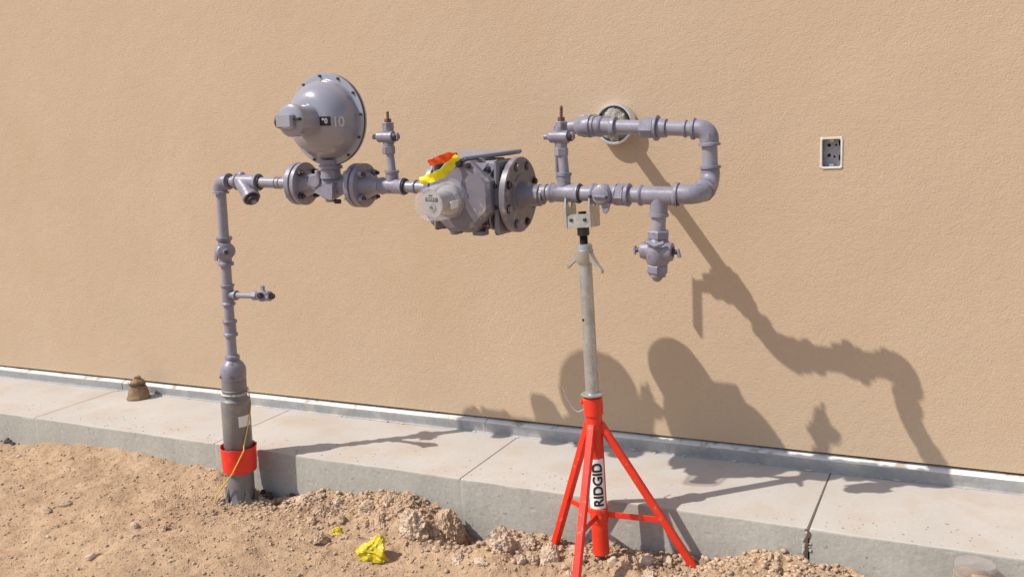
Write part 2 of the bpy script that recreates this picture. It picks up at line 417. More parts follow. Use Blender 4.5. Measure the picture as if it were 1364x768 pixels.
# mortar droppings along the flashing's foot
mb = MB()
for k in range(90):
    x = random.choice([random.uniform(-2.3, .1), random.gauss(-1.5, .4), random.uniform(-5, -2.3)])
    r = abs(random.gauss(0, .004))+.0015
    mb.sphere((x, -.026-abs(random.gauss(0, .008)), r*.3), r, 6, 4, (random.uniform(1, 2.5), 1, .6))
mb.build('mortar_crumbs', m_conc, kind='stuff')

# ------------------------------------------------------------------ electrical box
eb = thing('electrical_box', 'small open metal electrical box set in the stucco wall', 'electrical box', ((BX0+BX1)/2, 0, BZ0))
cx, cz = (BX0+BX1)/2, (BZ0+BZ1)/2; bw, bh = (BX1-BX0), (BZ1-BZ0)
def rrect(w_, h_, r, n=4):
    P = []
    for (sx, sz, a0) in ((1, 1, 0), (-1, 1, PI/2), (-1, -1, PI), (1, -1, 1.5*PI)):
        for k in range(n+1):
            a = a0+PI/2*k/n; P.append((sx*(w_/2-r)+r*math.cos(a), sz*(h_/2-r)+r*math.sin(a)))
    return P
def rr3(w_, h_, r, y): return [Vector((cx+a, y, cz+b)) for a, b in rrect(w_, h_, r)]
def wob(P, am, sd): return [p+Vector((am*math.sin(i*2.1+sd), 0, am*math.cos(i*1.7+sd*2))) for i, p in enumerate(P)]
mb = MB(); mb.rings([wob(rr3(bw+.012, bh+.012, .010, .0008), .0022, 1), wob(rr3(bw+.005, bh+.005, .008, -.005), .0012, 2), rr3(bw-.007, bh-.007, .007, -.004), rr3(bw-.008, bh-.008, .007, .001)], caps=False)
mb.build('box_rim', m_caulk, eb)
mb = MB(); mb.rings([rr3(bw-.0085, bh-.0085, .007, .0005), rr3(bw-.0085, bh-.0085, .006, .052)], caps=False)
R = rr3(bw-.0085, bh-.0085, .006, .052); mb.bm.faces.new([mb.bm.verts.new(p) for p in R]); mb.build('back_box', m_boxg, eb)
for dx, dz, r in ((.012, .03, .0045), (.006, -.018, .0045), (-.016, .03, .007), (-.016, -.012, .007)):
    MB().lathe((cx+dx, .0505, cz+dz), (0, 1, 0), [(0, r), (.001, r)], 14).build('knockout', m_hole, eb)
for dz in (.038, -.022): MB().box((cx+.026, .0495, cz+dz), (.006, .003, .020)).build('slot', m_hole, eb)
MB().box((cx, .004, cz+bh/2-.010), (.018, .0015, .010)).build('mounting_ear', m_boxg, eb)
MB().box((cx, .004, cz-bh/2+.010), (.018, .0015, .010)).build('mounting_ear', m_boxg, eb)

# ------------------------------------------------------------------ rig frame
O = Vector((-3.18509, -.745, 1.38053))
ES = Vector((.998839, 0, -.048183)).normalized(); EO = Vector((0, 1, 0)); EZ = ES.cross(EO)
def RN(s, o, z): return O+ES*s+EO*o+EZ*z
def RG(s, o, z):
    # stations measured along a first survey line, carried over to the true pipe plane
    return O+ES*(s*(1.05591-.020775*s+.000376*s*s))+EO*o+EZ*(z*(.9954-.0190*s)+.0047*(s-1))
G = thing('gas_meter_set', 'grey painted gas meter set of pipes, round regulator and rotary meter standing off the wall', 'gas meter', (-3.25, -.75, -.25))
RL, RR_ = .0245, .029      # inlet and outlet pipe radii
def pipe(name, a, b, r, parent=G, m=m_grey, fr=None): return MB().cyl((fr or RG)(*a), (fr or RG)(*b), r, 28).build(name, m, parent)
def fitprof(L, r, bead=.005, bl=.011):
    return [(0, r), (0.0005, r+bead-.001), (.0015, r+bead), (bl-.002, r+bead), (bl, r+bead-.0015), (bl+.004, r), (L-bl-.004, r), (L-bl, r+bead-.0015), (L-bl+.002, r+bead), (L-.0015, r+bead), (L-.0005, r+bead-.001), (L, r)]
def fitting(name, a, b, r, bead=.005, parent=G, bl=.011, m=None, mb=None, fr=None):
    A = (fr or RG)(*a); B = (fr or RG)(*b); own = mb is None; mb = mb or MB()
    mb.lathe(A, B-A, fitprof((B-A).length, r, bead, bl), 28)
    return mb.build(name, m or m_cast, parent) if own else mb
def ring(name, a, d, r, L=.008, parent=G, m=None, fr=None):
    A = (fr or RG)(*a); D = (ES*d[0]+EO*d[1]+EZ*d[2]).normalized()
    return MB().lathe(A-D*L/2, D, [(0, r-.0015), (.0015, r), (L-.0015, r), (L, r-.0015)], 28).build(name, m or m_cast, parent)
def elbow(c, d1, d2, r, leg1, leg2, rad, name='elbow', bead=.0065, fr=None):
    """c: corner in rig coords, openings towards d1 and d2"""
    C_ = (fr or RG)(*c); D1 = (ES*d1[0]+EO*d1[1]+EZ*d1[2]).normalized(); D2 = (ES*d2[0]+EO*d2[1]+EZ*d2[2]).normalized()
    pts = []; rads = []
    ctr = C_+D1*rad+D2*rad
    for t, rr in ((leg1, r), (leg1-.0007, r+bead), (leg1-.010, r+bead), (leg1-.013, r)):
        pts.append(C_+D1*t); rads.append(rr)
    for k in range(13):
        a = PI/2*k/12; pts.append(ctr-D2*rad*math.cos(a)-D1*rad*math.sin(a)); rads.append(r*1.03)
    for t, rr in ((leg2-.013, r), (leg2-.010, r+bead), (leg2-.0007, r+bead), (leg2, r)):
        pts.append(C_+D2*t); rads.append(rr)
    return MB().tube(pts, rads, 28).build(name, m_cast, G)

# --- riser
pipe('riser_pipe', (0, 0, -.9), (0, 0, -.03), RL)
elbow((0, 0, 0), (0, 0, -1), (1, 0, 0), .0325, .058, .058, .036)
ring('shadow_ring', (.066, 0, 0), (1, 0, 0), .0285, .0055, m=m_dark)  # dark ring paints the shadow line beside a fitting, here and further along
# riser shut-off valve
v = fitting('riser_valve', (0, 0, -.405), (0, 0, -.265), .030, .008, bl=.016)
mb = MB(); mb.sphere(RG(0, 0, -.335), .050, 20, 12, (1, 1, .85)); mb.build('valve_body', m_cast, v)
DV = (ES*.75-EO*.66).normalized(); C0 = RG(0, 0, -.33)
mb = MB(); mb.lathe(C0, DV, [(.02, .033), (.052, .033), (.054, .037), (.068, .037), (.070, .032), (.074, .016), (.082, .014)], 22); mb.build('valve_core', m_cast, v)
mb = MB(); mb.hexa(C0+DV*.078, C0+DV*.088, .010); mb.build('core_nut', m_dark, v)
mb = MB(); mb.lathe(C0, -DV, [(.02, .026), (.054, .024), (.056, .015), (.068, .014)], 18); mb.build('core_tail', m_dark, v)
MB().box(C0-ES*.03-EZ*.035-EO*.03, (.02, .008, .03), (ES, EO, EZ), .002).build('lock_wing', m_cast, v)
MB().box(C0+ES*.02+EZ*.032-EO*.042, (.03, .010, .014), (ES, EO, EZ), .002).build('lock_wing', m_cast, v)
# test tap
mb = MB(); fitting('tee', (0, 0, -.60), (0, 0, -.497), .029, .005, mb=mb)
mb.lathe(RG(0, 0, -.548), ES, [(.0, .020), (.045, .020), (.046, .024), (.056, .024), (.057, .02)], 22); tp = mb.build('tee', m_cast, G)
pipe('tap_nipple', (.05, 0, -.548), (.175, -.005, -.54), .0145)
v = MB().hexa(RG(.155, -.004, -.541), RG(.185, -.005, -.540), .023).build('test_tap', m_cast, G)
MB().sphere(RG(.212, -.006, -.538), .028, 16, 10, (1.2, 1, 1)).build('tap_body', m_cast, v)
MB().hexa(RG(.235, -.006, -.537), RG(.262, -.006, -.536), .024, .3).build('tap_plug', m_cast, v)
MB().lathe(RG(.212, -.006, -.538), (ES*.3-EO*.8+EZ*.2), [(.02, .016), (.04, .015), (.046, .010), (.052, .009)], 14).build('tap_core', m_dark, v)
MB().box(RG(.215, -.005, -.505), (.018, .012, .034), (ES, EO, EZ), .002).build('tap_wing', m_cast, v)
MB().box(RG(.25, -.022, -.52), (.034, .010, .012), ((ES+EZ*.5).normalized(), EO, (EZ-ES*.5).normalized()), .002).build('tap_wing', m_cast, v)
MB().lathe(RG(.262, -.006, -.536), ES, [(0, .013), (.014, .013), (.016, .008), (.02, .007)], 12).build('tap_tip', m_dark, v)
# coupling and reducer above the casing
fitting('coupling', (0, 0, -.755), (0, 0, -.675), .0290, .006, bl=.014)
MB().lathe(RG(0, 0, -.978), EZ, [(0, .056), (.004, .060), (.030, .062), (.045, .0625), (.065, .060), (.085, .050), (.098, .037), (.106, .031), (.108, .036), (.122, .036), (.124, .030), (.130, .027)], 32).build('bell_reducer', m_cast, G)
for a_ in (0.4, 2.2, 4.2): 
    dd = (ES*math.cos(a_)-EO*math.sin(a_)); MB().lathe(RG(0, 0, -.955)+dd*.052, dd, [(0, .009), (.014, .009), (.016, .006)], 8).build('lug', m_cast, G)
c_ = MB().lathe(RG(0, 0, -1.68), EZ, [(0, .066), (.30, .066), (.355, .0665), (.36, .0700), (.60, .0700), (.606, .0640), (.612, .0600), (.645, .0600), (.648, .063), (.652, .063), (.655, .0600), (.70, .0600), (.702, .053)], 36).build('riser_casing', m_cond, G)
for zz in (-1.078, -1.045): MB().lathe(RG(0, 0, zz-.004), EZ, [(0, .0615 if zz > -1.06 else .064), (.002, .0655), (.006, .0655), (.008, .0615)], 36).build('casing_band', m_pale, c_)
# torn wrap at the foot of the casing
mb = MB()
for k in range(9):
    a_ = random.uniform(0, 2*PI) if k > 4 else (-.3+k*.75); hh = random.uniform(.06, .13); rr = .073
    n = 5; rings = []
    for j in range(n):
        t = j/(n-1); zc = -1.655+hh*t; rad = rr+.018*(1-t)**2+random.uniform(0, .003); wa = .34*(1-t*.8)
        rings.append([RG(rad*math.cos(a_+q*wa), -rad*math.sin(a_+q*wa), zc) for q in (-1, 0, 1)]+[RG((rad+.003)*math.cos(a_+q*wa), -(rad+.003)*math.sin(a_+q*wa), zc) for q in (1, 0, -1)])
    mb.rings(rings)
mb.build('torn_wrap', m_cond, c_, label='torn grey wrap strips at the foot')
def cyl_patch(axis_pt, axis, r, ang0, ang1, L, n=10, e1=None):
    """sheet on a cylinder; ang 0 faces the camera side"""
    ax = axis.normalized(); f1 = (e1-ax*e1.dot(ax)).normalized(); f2 = ax.cross(f1)
    A = []; B = []
    for k in range(n+1):
        a = ang0+(ang1-ang0)*k/n; dd = f1*math.cos(a)+f2*math.sin(a)
        A.append(Vector(axis_pt)+dd*r); B.append(Vector(axis_pt)+ax*L+dd*r)
    return A, B, f1, f2
mb = MB(); A, B, _, _ = cyl_patch(RG(0, 0, -1.205), EZ, .0712, -.48, .48, .055, 10, (ES*math.cos(.20)-EO*math.sin(.20)))
for i in range(len(A)-1): mb.bm.faces.new([mb.bm.verts.new(p) for p in (A[i], A[i+1], B[i+1], B[i])])
bmesh.ops.remove_doubles(mb.bm, verts=mb.bm.verts, dist=1e-6); mb.build('casing_sticker', m_white, c_)

# --- horizontal inlet run
pipe('inlet_pipe', (.04, 0, 0), (.465, 0, 0), RL)
fitting('strainer', (.100, 0, 0), (.228, 0, 0), .035, .005)
st_ = bpy.data.objects[[o.name for o in col.objects if o.name.startswith('strainer')][-1]]
D3 = (ES*.74-EZ*.62-EO*.28).normalized(); A3 = RG(.125, 0, .004)
MB().lathe(A3, D3, [(0, .024), (.012, .036), (.098, .035), (.099, .041), (.120, .042), (.122, .038)], 26).build('strainer_leg', m_cast, st_)
MB().lathe(A3+D3*.121, D3, [(0, .035), (.005, .035), (.006, .029), (.016, .028), (.02, .022)], 22).build('strainer_cap', m_dark, st_)
MB().hexa(A3+D3*.134, A3+D3*.152, .013).build('strainer_plug', m_cast, st_)
MB().sphere(RG(.128, 0, .030), .019, 12, 8).build('strainer_boss', m_cast, st_)
ring('shadow_ring', (.237, 0, 0), (1, 0, 0), .0315, .0055, m=m_dark)
ring('pipe_band', (.325, 0, 0), (1, 0, 0), .0275, .010)
ring('pipe_band', (.348, 0, 0), (1, 0, 0), .0275, .006)
ring('shadow_ring', (.403, 0, 0), (1, 0, 0), .030, .0055, m=m_dark)
def disc(name, s0, s1, r, m, parent=G, zc=0.0, seg=48):
    L = s1-s0
    return MB().lathe(RG(s0, 0, zc), ES, [(0, r-.003), (.002, r), (L-.002, r), (L, r-.003)], seg).build(name, m, parent)
FR = .095
f = MB().lathe(RG(.405, 0, 0), ES, [(0, .032), (.022, .036), (.034, .050), (.036, FR-.003), (.038, FR), (.060, FR), (.062, FR-.003)], 48).build('inlet_flange', m_cast, G)
disc('flange_gasket', .467, .471, FR-.006, m_dark, f)
f2 = MB().lathe(RG(.471, 0, 0), ES, [(0, FR-.003), (.002, FR), (.020, FR), (.022, FR-.003), (.0225, .062), (.040, .050), (.07, .040), (.09, .038)], 48).build('regulator_flange', m_cast, G)
for k in range(4):
    a = PI/4+k*PI/2; q = (.074*math.cos(a), .074*math.sin(a))
    MB().hexa(RG(.493, q[0], q[1]), RG(.512, q[0], q[1]), .014, a).build('flange_nut', m_dark, f2)
    MB().cyl(RG(.505, q[0], q[1]), RG(.522, q[0], q[1]), .0075, 10).build('flange_stud', m_dark, f2)
    MB().hexa(RG(.425, q[0], q[1]), RG(.441, q[0], q[1]), .014, a).build('flange_nut', m_cast, f)
f3 = MB().lathe(RG(.695, 0, 0), ES, [(0, .036), (.03, .040), (.058, .050), (.060, FR-.003), (.062, FR), (.082, FR), (.084, FR-.003)], 48).build('regulator_flange', m_cast, G)
disc('flange_gasket', .779, .783, FR-.006, m_dark, f3)
f4 = MB().lathe(RG(.783, 0, 0), ES, [(0, FR-.003), (.002, FR), (.022, FR), (.024, FR-.003), (.0245, .060), (.045, .050), (.075, .037), (.09, .034), (.10, .033)], 48).build('outlet_flange', m_cast, G)
for k in range(4):
    a = PI/4+k*PI/2; q = (.074*math.cos(a), .074*math.sin(a))
    MB().hexa(RG(.807, q[0], q[1]), RG(.826, q[0], q[1]), .015, a).build('flange_nut', m_cast, f4)
    MB().cyl(RG(.822, q[0], q[1]), RG(.838, q[0], q[1]), .008, 10).build('flange_stud', m_dark, f4)
    MB().hexa(RG(.735, q[0], q[1]), RG(.753, q[0], q[1]), .014, a).build('flange_nut', m_cast, f3)
# regulator body (valve) between the flanges
rb = MB().lathe(RG(.53, 0, 0), ES, [(0, .038), (.02, .040), (.03, .046), (.07, .054), (.105, .056), (.14, .052), (.16, .042), (.18, .038)], 32).build('regulator_body', m_cast, G)
MB().sphere(RG(.635, -.02, -.028), .048, 18, 12, (1.1, 1, .8)).build('body_bowl', m_cast, rb)
MB().lathe(RG(.58, -.045, .018), (ES*.1-EO), [(0, .030), (.016, .030), (.02, .026)], 20).build('body_cap', m_cast, rb)
MB().lathe(RG(.58, -.03, .04), EZ, [(0, .016), (.02, .014), (.024, .01)], 12).build('body_boss', m_cast, rb)
MB().prism([(-.05, -.012), (.035, -.045), (.05, -.040), (.055, .03), (-.02, .01)], RG(.632, -.072, -.018), ES, EZ, EO, .03, .003).build('body_rib', m_cast, rb)
MB().hexa(RG(.655, 0, -.085), RG(.655, 0, -.066), .016).build('drain_plug', m_dark, rb)
MB().cyl(RG(.62, 0, -.078), RG(.62, 0, -.05), .024, 16).build('bottom_boss', m_cast, rb)
MB().lathe(RG(.648, -.03, .03), EZ, [(0, .045), (.04, .042), (.042, .052), (.056, .052), (.058, .045), (.08, .045)], 28).build('regulator_neck', m_cast, rb)

# diaphragm casing
DO = -.025; rs_, rz_ = 0.6741, 0.2788; RD = .196
Cd = RN(rs_, DO, rz_); FW = -EO
reg = MB().lathe(Cd, EO, [(-.006, RD-.003), (-.005, RD), (.004, RD), (.006, RD-.004), (.0065, RD-.022), (.03, RD-.035), (.055, .10), (.065, .06), (.066, .03)], 72).build('diaphragm_casing', m_dome, G)
MB().lathe(Cd, FW, [(.0035, RD-.002), (.0065, RD+.001), (.0095, RD+.001), (.0115, RD-.002)], 72).build('gasket_edge', m_dark, reg)
prof = [(.012, RD-.004), (.013, RD-.001), (.0175, RD-.001), (.0185, RD-.004), (.0188, RD-.026), (.024, RD-.0295)]
for k in range(1, 15):
    t = k/14; prof.append((.024+.124*math.sin(t*PI/2)**1.05, (RD-.0295)-(RD-.0295-.066)*(1-math.cos(t*PI/2))**.95))
prof += [(.156, .0635), (.180, .0625), (.205, .0615), (.216, .0610)]
dome = MB().lathe(Cd, FW, prof, 80).build('dome_cover', m_dome, reg, angle=60) if False else MB().lathe(Cd, FW, prof, 80).build('dome_cover', m_dome, reg, angle=55)
bo = MB().lathe(Cd, FW, [(.212, .062), (.214, .067), (.250, .067), (.254, .063), (.260, .052)], 40).build('bonnet_cap', m_dome, reg)
MB().box(Cd+FW*.252-ES*.010-EZ*.002, (.085, .07, .062), (ES, EO, EZ), .008).build('vent_block', m_dome, reg)
MB().lathe(Cd+FW*.252-ES*.048-EZ*.004, -ES+FW*.25, [(0, .028), (.014, .028), (.018, .026), (.018, .020), (.012, .019)], 22).build('vent_mouth', m_dark, reg)
MB().box(Cd+FW*.258+ES*.048+EZ*.006, (.026, .03, .012), (ES, EO, EZ), .002).build('vent_clip', m_dark, reg)
for k in range(12):
    a = k*PI/6+.12
    q = Cd+(ES*math.cos(a)+EZ*math.sin(a))*(RD-.0105)
    MB().hexa(q+FW*.017, q+FW*.026, .0062, a).build('rim_bolt', m_dark, reg)
    MB().cyl(q+EO*.004, q+EO*.016, .005, 8).build('rim_bolt', m_dark, reg)
def text_mesh(txt, size, bold=0.0):
    cu_ = bpy.data.curves.new('lettering', 'FONT'); cu_.body = txt; cu_.size = size; cu_.offset = bold; cu_.align_x = 'CENTER'; cu_.align_y = 'CENTER'
    ob = bpy.data.objects.new('lettering_tmp', cu_); col.objects.link(ob)
    dg = bpy.context.evaluated_depsgraph_get(); me = bpy.data.meshes.new_from_object(ob.evaluated_get(dg))
    bpy.data.objects.remove(ob); return me
def mapped_text(name, txt, size, fn, m, parent, cuts=10, ext=.1, bold=0.0):
    me = text_mesh(txt, size, bold); bm = bmesh.new(); bm.from_mesh(me)
    for k in range(-cuts, cuts+1):
        for nrm in ((0, 1, 0), (1, 0, 0)):
            bmesh.ops.bisect_plane(bm, geom=bm.verts[:]+bm.edges[:]+bm.faces[:], plane_co=(k*ext/cuts, k*ext/cuts, 0), plane_no=nrm)
    for v in bm.verts: v.co = fn(v.co.x, v.co.y)
    mb = MB(); mb.bm.free(); mb.bm = bm
    return mb.build(name, m, parent)
# find the dome surface for the printed marks
def dome_pt(x, y, lift=.0015):
    r = math.hypot(x, y)
    P = [p for p in prof if p[0] >= .024]
    t = P[-1][0]
    for (t0, r0), (t1, r1) in zip(P, P[1:]):
        if r1 <= r <= r0: t = t0+(t1-t0)*(r0-r)/max(1e-6, r0-r1); break
    return Cd+FW*(t+lift)+ES*x+EZ*y
sx, sy = 0.0900, -0.0045
mb = MB()
gx = [sx-.022+.044*i/8 for i in range(9)]; gy = [sy-.019+.038*i/6 for i in range(7)]
Vv = [[mb.bm.verts.new(dome_pt(x, y, .001)) for y in gy] for x in gx]
for i in range(8):
    for j in range(6): mb.bm.faces.new((Vv[i][j], Vv[i+1][j], Vv[i+1][j+1], Vv[i][j+1]))
mb.build('size_sticker', m_black, reg)
mapped_text('sticker_number', '90', .034, lambda x, y: dome_pt(sx+x*.7, sy+y*.85, .0022), m_pale, reg, 8, .04, .0010)
tx, ty = 0.1350, -0.0090
mapped_text('painted_number', '10', .062, lambda x, y: dome_pt(tx+x*.50, ty+y*.95, .0030), m_pale, reg, 12, .05, .0006)

# --- between regulator and meter
pipe('inlet_pipe', (.87, 0, 0), (1.26, 0, -.004), RL)
mb = MB(); fitting('tee', (.885, 0, 0), (1.00, 0, 0), .033, .004, mb=mb)
mb.lathe(RG(.940, 0, .0), EZ, [(.0, .027), (.055, .027), (.056, .031), (.066, .031), (.067, .027)], 24); mb.build('tee', m_cast, G)
ring('shadow_ring', (1.006, 0, 0), (1, 0, 0), .0335, .0055, m=m_dark)
ring('pipe_band', (1.055, 0, 0), (1, 0, 0), .0295, .010)
def lockwing(s0, z0, zs, tip=True, pr=.0165):
    """small bypass valve standing on a nipple; zs: nipple top, body z, top of hex, tip"""
    zn, zb, zt, zp = zs
    pipe('valve_nipple', (s0, 0, z0), (s0-.01, 0, zn), pr)
    sb = s0-.015
    v = MB().hexa(RG(sb, 0, zn-.012), RG(sb, 0, zn+.022), .027).build('bypass_valve', m_cast, G)
    MB().lathe(RG(sb, 0, zn+.015), EZ, [(0, .022), (zb-zn, .026), (zt-zn-.045, .022)], 20).build('valve_body', m_cast, v)
    MB().lathe(RG(sb-.052, -.01, zb+.002), ES, [(0, .012), (.008, .016), (.012, .023), (.085, .025), (.088, .020)], 22).build('valve_barrel', m_cast, v)
    MB().lathe(RG(sb-.070, -.01, zb+.002), ES, [(0, .006), (.003, .011), (.016, .011), (.020, .006)], 14).build('barrel_stud', m_cast, v)
    MB().lathe(RG(sb+.034, -.010, zb+.003), ES, [(0, .018), (.014, .018), (.020, .014), (.024, .010)], 18).build('barrel_face', m_dark, v)
    MB().box(RG(sb+.052, -.016, zb+.006), (.016, .014, .030), (ES, EO, EZ), .003).build('lock_wing', m_cast, v)
    MB().hexa(RG(sb, 0, zt-.042), RG(sb, 0, zt-.012), .025, .3).build('top_nut', m_cast, v)
    MB().hexa(RG(sb, 0, zt-.012), RG(sb, 0, zt+.004), .015, .3).build('top_plug', m_rust, v)
    mb = MB()
    pr_ = [(0, .007)]; n = int((zp-zt)/.004)
    for k in range(n): pr_ += [(k*.004+.001, .007 if k % 2 else .0048), (k*.004+.003, .007 if k % 2 else .0048)]
    pr_ += [(zp-zt, .003)]
    mb.lathe(RG(sb, 0, zt), EZ, pr_, 10).build('stem', m_rust, v)
lockwing(.943, .05, (.150, .209, .285, .318))
# --- rotary meter
MS, MZ = 1.365, -.020
body = MB().lathe(RG(MS, -.10, MZ), EO, [(0, .154), (.004, .158), (.022, .158), (.026, .146), (.030, .142), (.19, .142), (.194, .150), (.205, .150)], 8, PI/8).build('meter_body', m_mtr, G, angle=30)
MB().lathe(RG(MS-.01, .10, MZ), EO, [(0, .142), (.006, .132), (.02, .126), (.125, .122), (.155, .116), (.172, .100), (.178, .08)], 32).build('rear_cover', m_mtr, body, angle=32)
MB().box(RG(MS+.010, .0, MZ+.005), (.262, .19, .262), (ES, EO, EZ), .010).build('meter_block', m_grey, body)  # lighter paint than the body puts sunlight into the block's colour
cover = MB().lathe(RG(MS-.01, -.165, MZ), EO, [(-.006, .092), (-.005, .130), (.001, .140), (.012, .148), (.060, .151), (.064, .153)], 8, PI/8).build('end_cover', m_mtr, body, angle=25)
MB().tube([RG(MS+.062, -.170, MZ-.045), RG(MS+.088, -.165, MZ-.085)], .0022, 6).build('cover_scratch', m_pale, body)
MB().lathe(RG(MS, -.108, MZ), EO, [(0, .156), (.006, .156)], 8, PI/8).build('cover_seam', m_dark, body)
for k in range(10):
    a = k*2*PI/10+PI/10
    q = (MS+.137*math.cos(a), MZ+.137*math.sin(a))
    MB().lathe(RG(q[0], -.120, q[1]), EO, [(0, .012), (.02, .014), (.04, .014)], 10).build('bolt_lug', m_mtr, body)
    MB().hexa(RG(q[0], -.134, q[1]), RG(q[0], -.120, q[1]), .0095, a).build('cover_bolt', m_dark, body)
# index window
IO = -.215
is_, iz_ = 1.3526, -0.0304; js_, jz_ = 1.3451, -0.0386
Ai = RN(is_, -.165, iz_); Bi_ = RN(js_, -.315, jz_); DI = (Bi_-Ai).normalized(); LI = (Bi_-Ai).length
MB().lathe(Ai-DI*.02, DI, [(0, .088), (.018, .088), (.021, .086), (.022, .076), (.022, .070), (.004, .070)], 44).build('index_ring', m_grey, body)
MB().lathe(Ai-DI*.019, DI, [(0, .0895), (.003, .0895)], 44).build('ring_seal', m_dark, body)
wi = MB(); wi.lathe(Ai, DI, [(-.012, .0735), (.0, .0735), (LI*.5, .071), (LI-.008, .066), (LI-.002, .063), (LI, .057), (LI-.0025, .054), (LI-.006, .060), (LI*.5, .068), (-.011, .0705)], 44, caps=False)
wi.build('index_window', m_clear, body)
MB().lathe(Ai, DI, [(LI-.0035, .0565), (LI-.001, .0565)], 40).build('window_lens', m_clear, body)
MB().lathe(Ai, DI, [(-.01, .060), (LI*.12, .058), (LI*.14, .040), (LI*.80, .040), (LI*.805, .050), (LI*.825, .050)], 36).build('index_drum', m_drum, body)
_, e1, e2 = frame(DI)
rt = (ES-DI*ES.dot(DI)).normalized(); up = DI.cross(rt); up = up if up.z > 0 else -up
FC = Ai+DI*(LI*.825)
MB().box(FC+up*.018, (.058, .016, .0025), (rt, up, DI), .001).build('odometer', m_black, body)
def flat_text(name, txt, size, c, m, parent, sxx=1.0, bold=0.0):
    return mapped_text(name, txt, size, lambda x, y: c+rt*x*sxx+up*y, m, parent, 2, .02, bold)
flat_text('odometer_digits', '0 0 0 0', .013, FC+up*.018+DI*.0018, m_pale, body)
MB().lathe(FC+up*-.012, DI, [(0, .017), (.003, .017), (.0031, .014)], 24).build('index_dial', m_boxg, body)
MB().lathe(FC+up*-.012+DI*.003, DI, [(0, .005), (.004, .005)], 12).build('dial_hub', m_dark, body)
MB().box(FC+up*.033-rt*.004, (.018, .006, .0015), (rt, up, DI)).build('dial_mark', m_black, body)
MB().box(Ai+DI*LI*.3+rt*.050-up*.01, (.006, .03, .05), (rt, up, DI), .001).build('drum_plate', m_white, body)
# top plate
P4 = [RG(*q) for q in ((1.245, -.165, .125), (1.375, -.165, .120), (1.485, .125, .140), (1.245, .125, .138))]
mb = MB(); ctr = sum(P4, Vector())/4
mb.rings([[ctr+(p-ctr)*.975 for p in P4], [p+EZ*.003 for p in P4], [p+EZ*.013 for p in P4], [ctr+(p-ctr)*.975+EZ*.016 for p in P4]])
mb.build('top_plate', m_grey, body)
MB().tube([RG(1.375, -.155, .132), RG(1.485, .12, .152)], .009, 12).build('plate_edge', m_grey, body)
MB().lathe(RG(1.365, -.175, .110), (ES*.2-EO), [(-.01, .012), (.012, .012), (.013, .006), (.02, .006)], 12).build('port_plug', m_dark, body)
MB().lathe(RG(1.40, -.165, .105), (ES*.2-EO), [(-.01, .012), (.012, .012), (.013, .006), (.02, .006)], 12).build('port_plug', m_dark, body)
MB().prism([(0, 0), (.095, 0), (.03, -.085), (.02, -.085)], RG(1.375, -.135, .115), ES, EZ, EO, .012, .002).build('cover_gusset', m_grey, body)
MB().box(RG(MS-.06, -.10, MZ-.150), (.03, .06, .02), (ES, EO, EZ), .003).build('foot_lug', m_mtr, body)
MB().box(RG(MS+.05, -.10, MZ-.150), (.05, .05, .02), (ES, EO, EZ), .003).build('foot_lug', m_mtr, body)
for q in (1.415, 1.440, 1.465):
    MB().prism([(-.125, -.10), (-.10, -.132), (.10, -.132), (.125, -.10), (.125, .085), (.09, .112), (-.09, .112), (-.125, .085)], RG(q, 0, MZ), EO, EZ, ES, .009, .002).build('side_rib', m_mtr, body)
for k in range(6):
    MB().hexa(RG(1.452, -.132, MZ-.09+k*.036), RG(1.452, -.118, MZ-.09+k*.036), .0085, k).build('side_bolt', m_dark, body)
MB().box(RG(1.43, -.128, MZ), (.030, .012, .225), (ES, EO, EZ), .003).build('side_lug', m_mtr, body)
# meter side plates and round flanges
MB().box(RG(1.497, 0, MZ-.004), (.022, .25, .292), (ES, EO, EZ), .008).build('side_plate', m_mtr, body)
MB().box(RG(1.222, 0, MZ), (.020, .25, .280), (ES, EO, EZ), .008).build('side_plate', m_mtr, body)
def dflange(s0, s1, r, holes, side):
    poly = []
    for k in range(48):
        a = 2*PI*k/48; rr = r; 
        cxx = min(rr, .147/max(1e-3, abs(math.cos(a)))) if abs(math.cos(a)) > .2 else rr
        poly.append((cxx*math.cos(a), rr*math.sin(a) if cxx == rr else cxx*math.sin(a)))
    fl_ = MB().prism(poly, RG(s0, 0, MZ), EO, EZ, ES, s1-s0, .003).build('meter_flange', m_mtr, G, angle=30)
    for k in range(8):
        a = PI/8+k*PI/4; q = (.124*math.cos(a), .124*math.sin(a)+MZ)
        if side > 0:
            MB().lathe(RG(s1-.001, q[0], q[1]), ES, [(0, .019), (.002, .019)], 14).build('bolt_hole', m_dark, fl_)
            MB().hexa(RG(s1, q[0], q[1]), RG(s1+.013, q[0], q[1]), .0125, a).build('flange_bolt', m_mtr if k % 3 else m_dark, fl_)
        MB().hexa(RG(s0-.012, q[0], q[1]), RG(s0, q[0], q[1]), .012, a).build('flange_nut', m_dark, fl_)
    return fl_
fa = dflange(1.520, 1.548, .149, 8, 1)
MB().lathe(RG(1.546, 0, MZ), ES, [(0, .082), (.004, .082), (.006, .080), (.0065, .052), (.02, .046), (.085, .043), (.088, .036), (.10, .036)], 36).build('flange_hub', m_mtr, fa)
fb = dflange(1.180, 1.205, .150, 8, -1)
MB().lathe(RG(1.19, 0, MZ), -ES, [(0, .070), (.004, .070), (.02, .045), (.06, .034)], 32).build('flange_hub', m_mtr, fb)

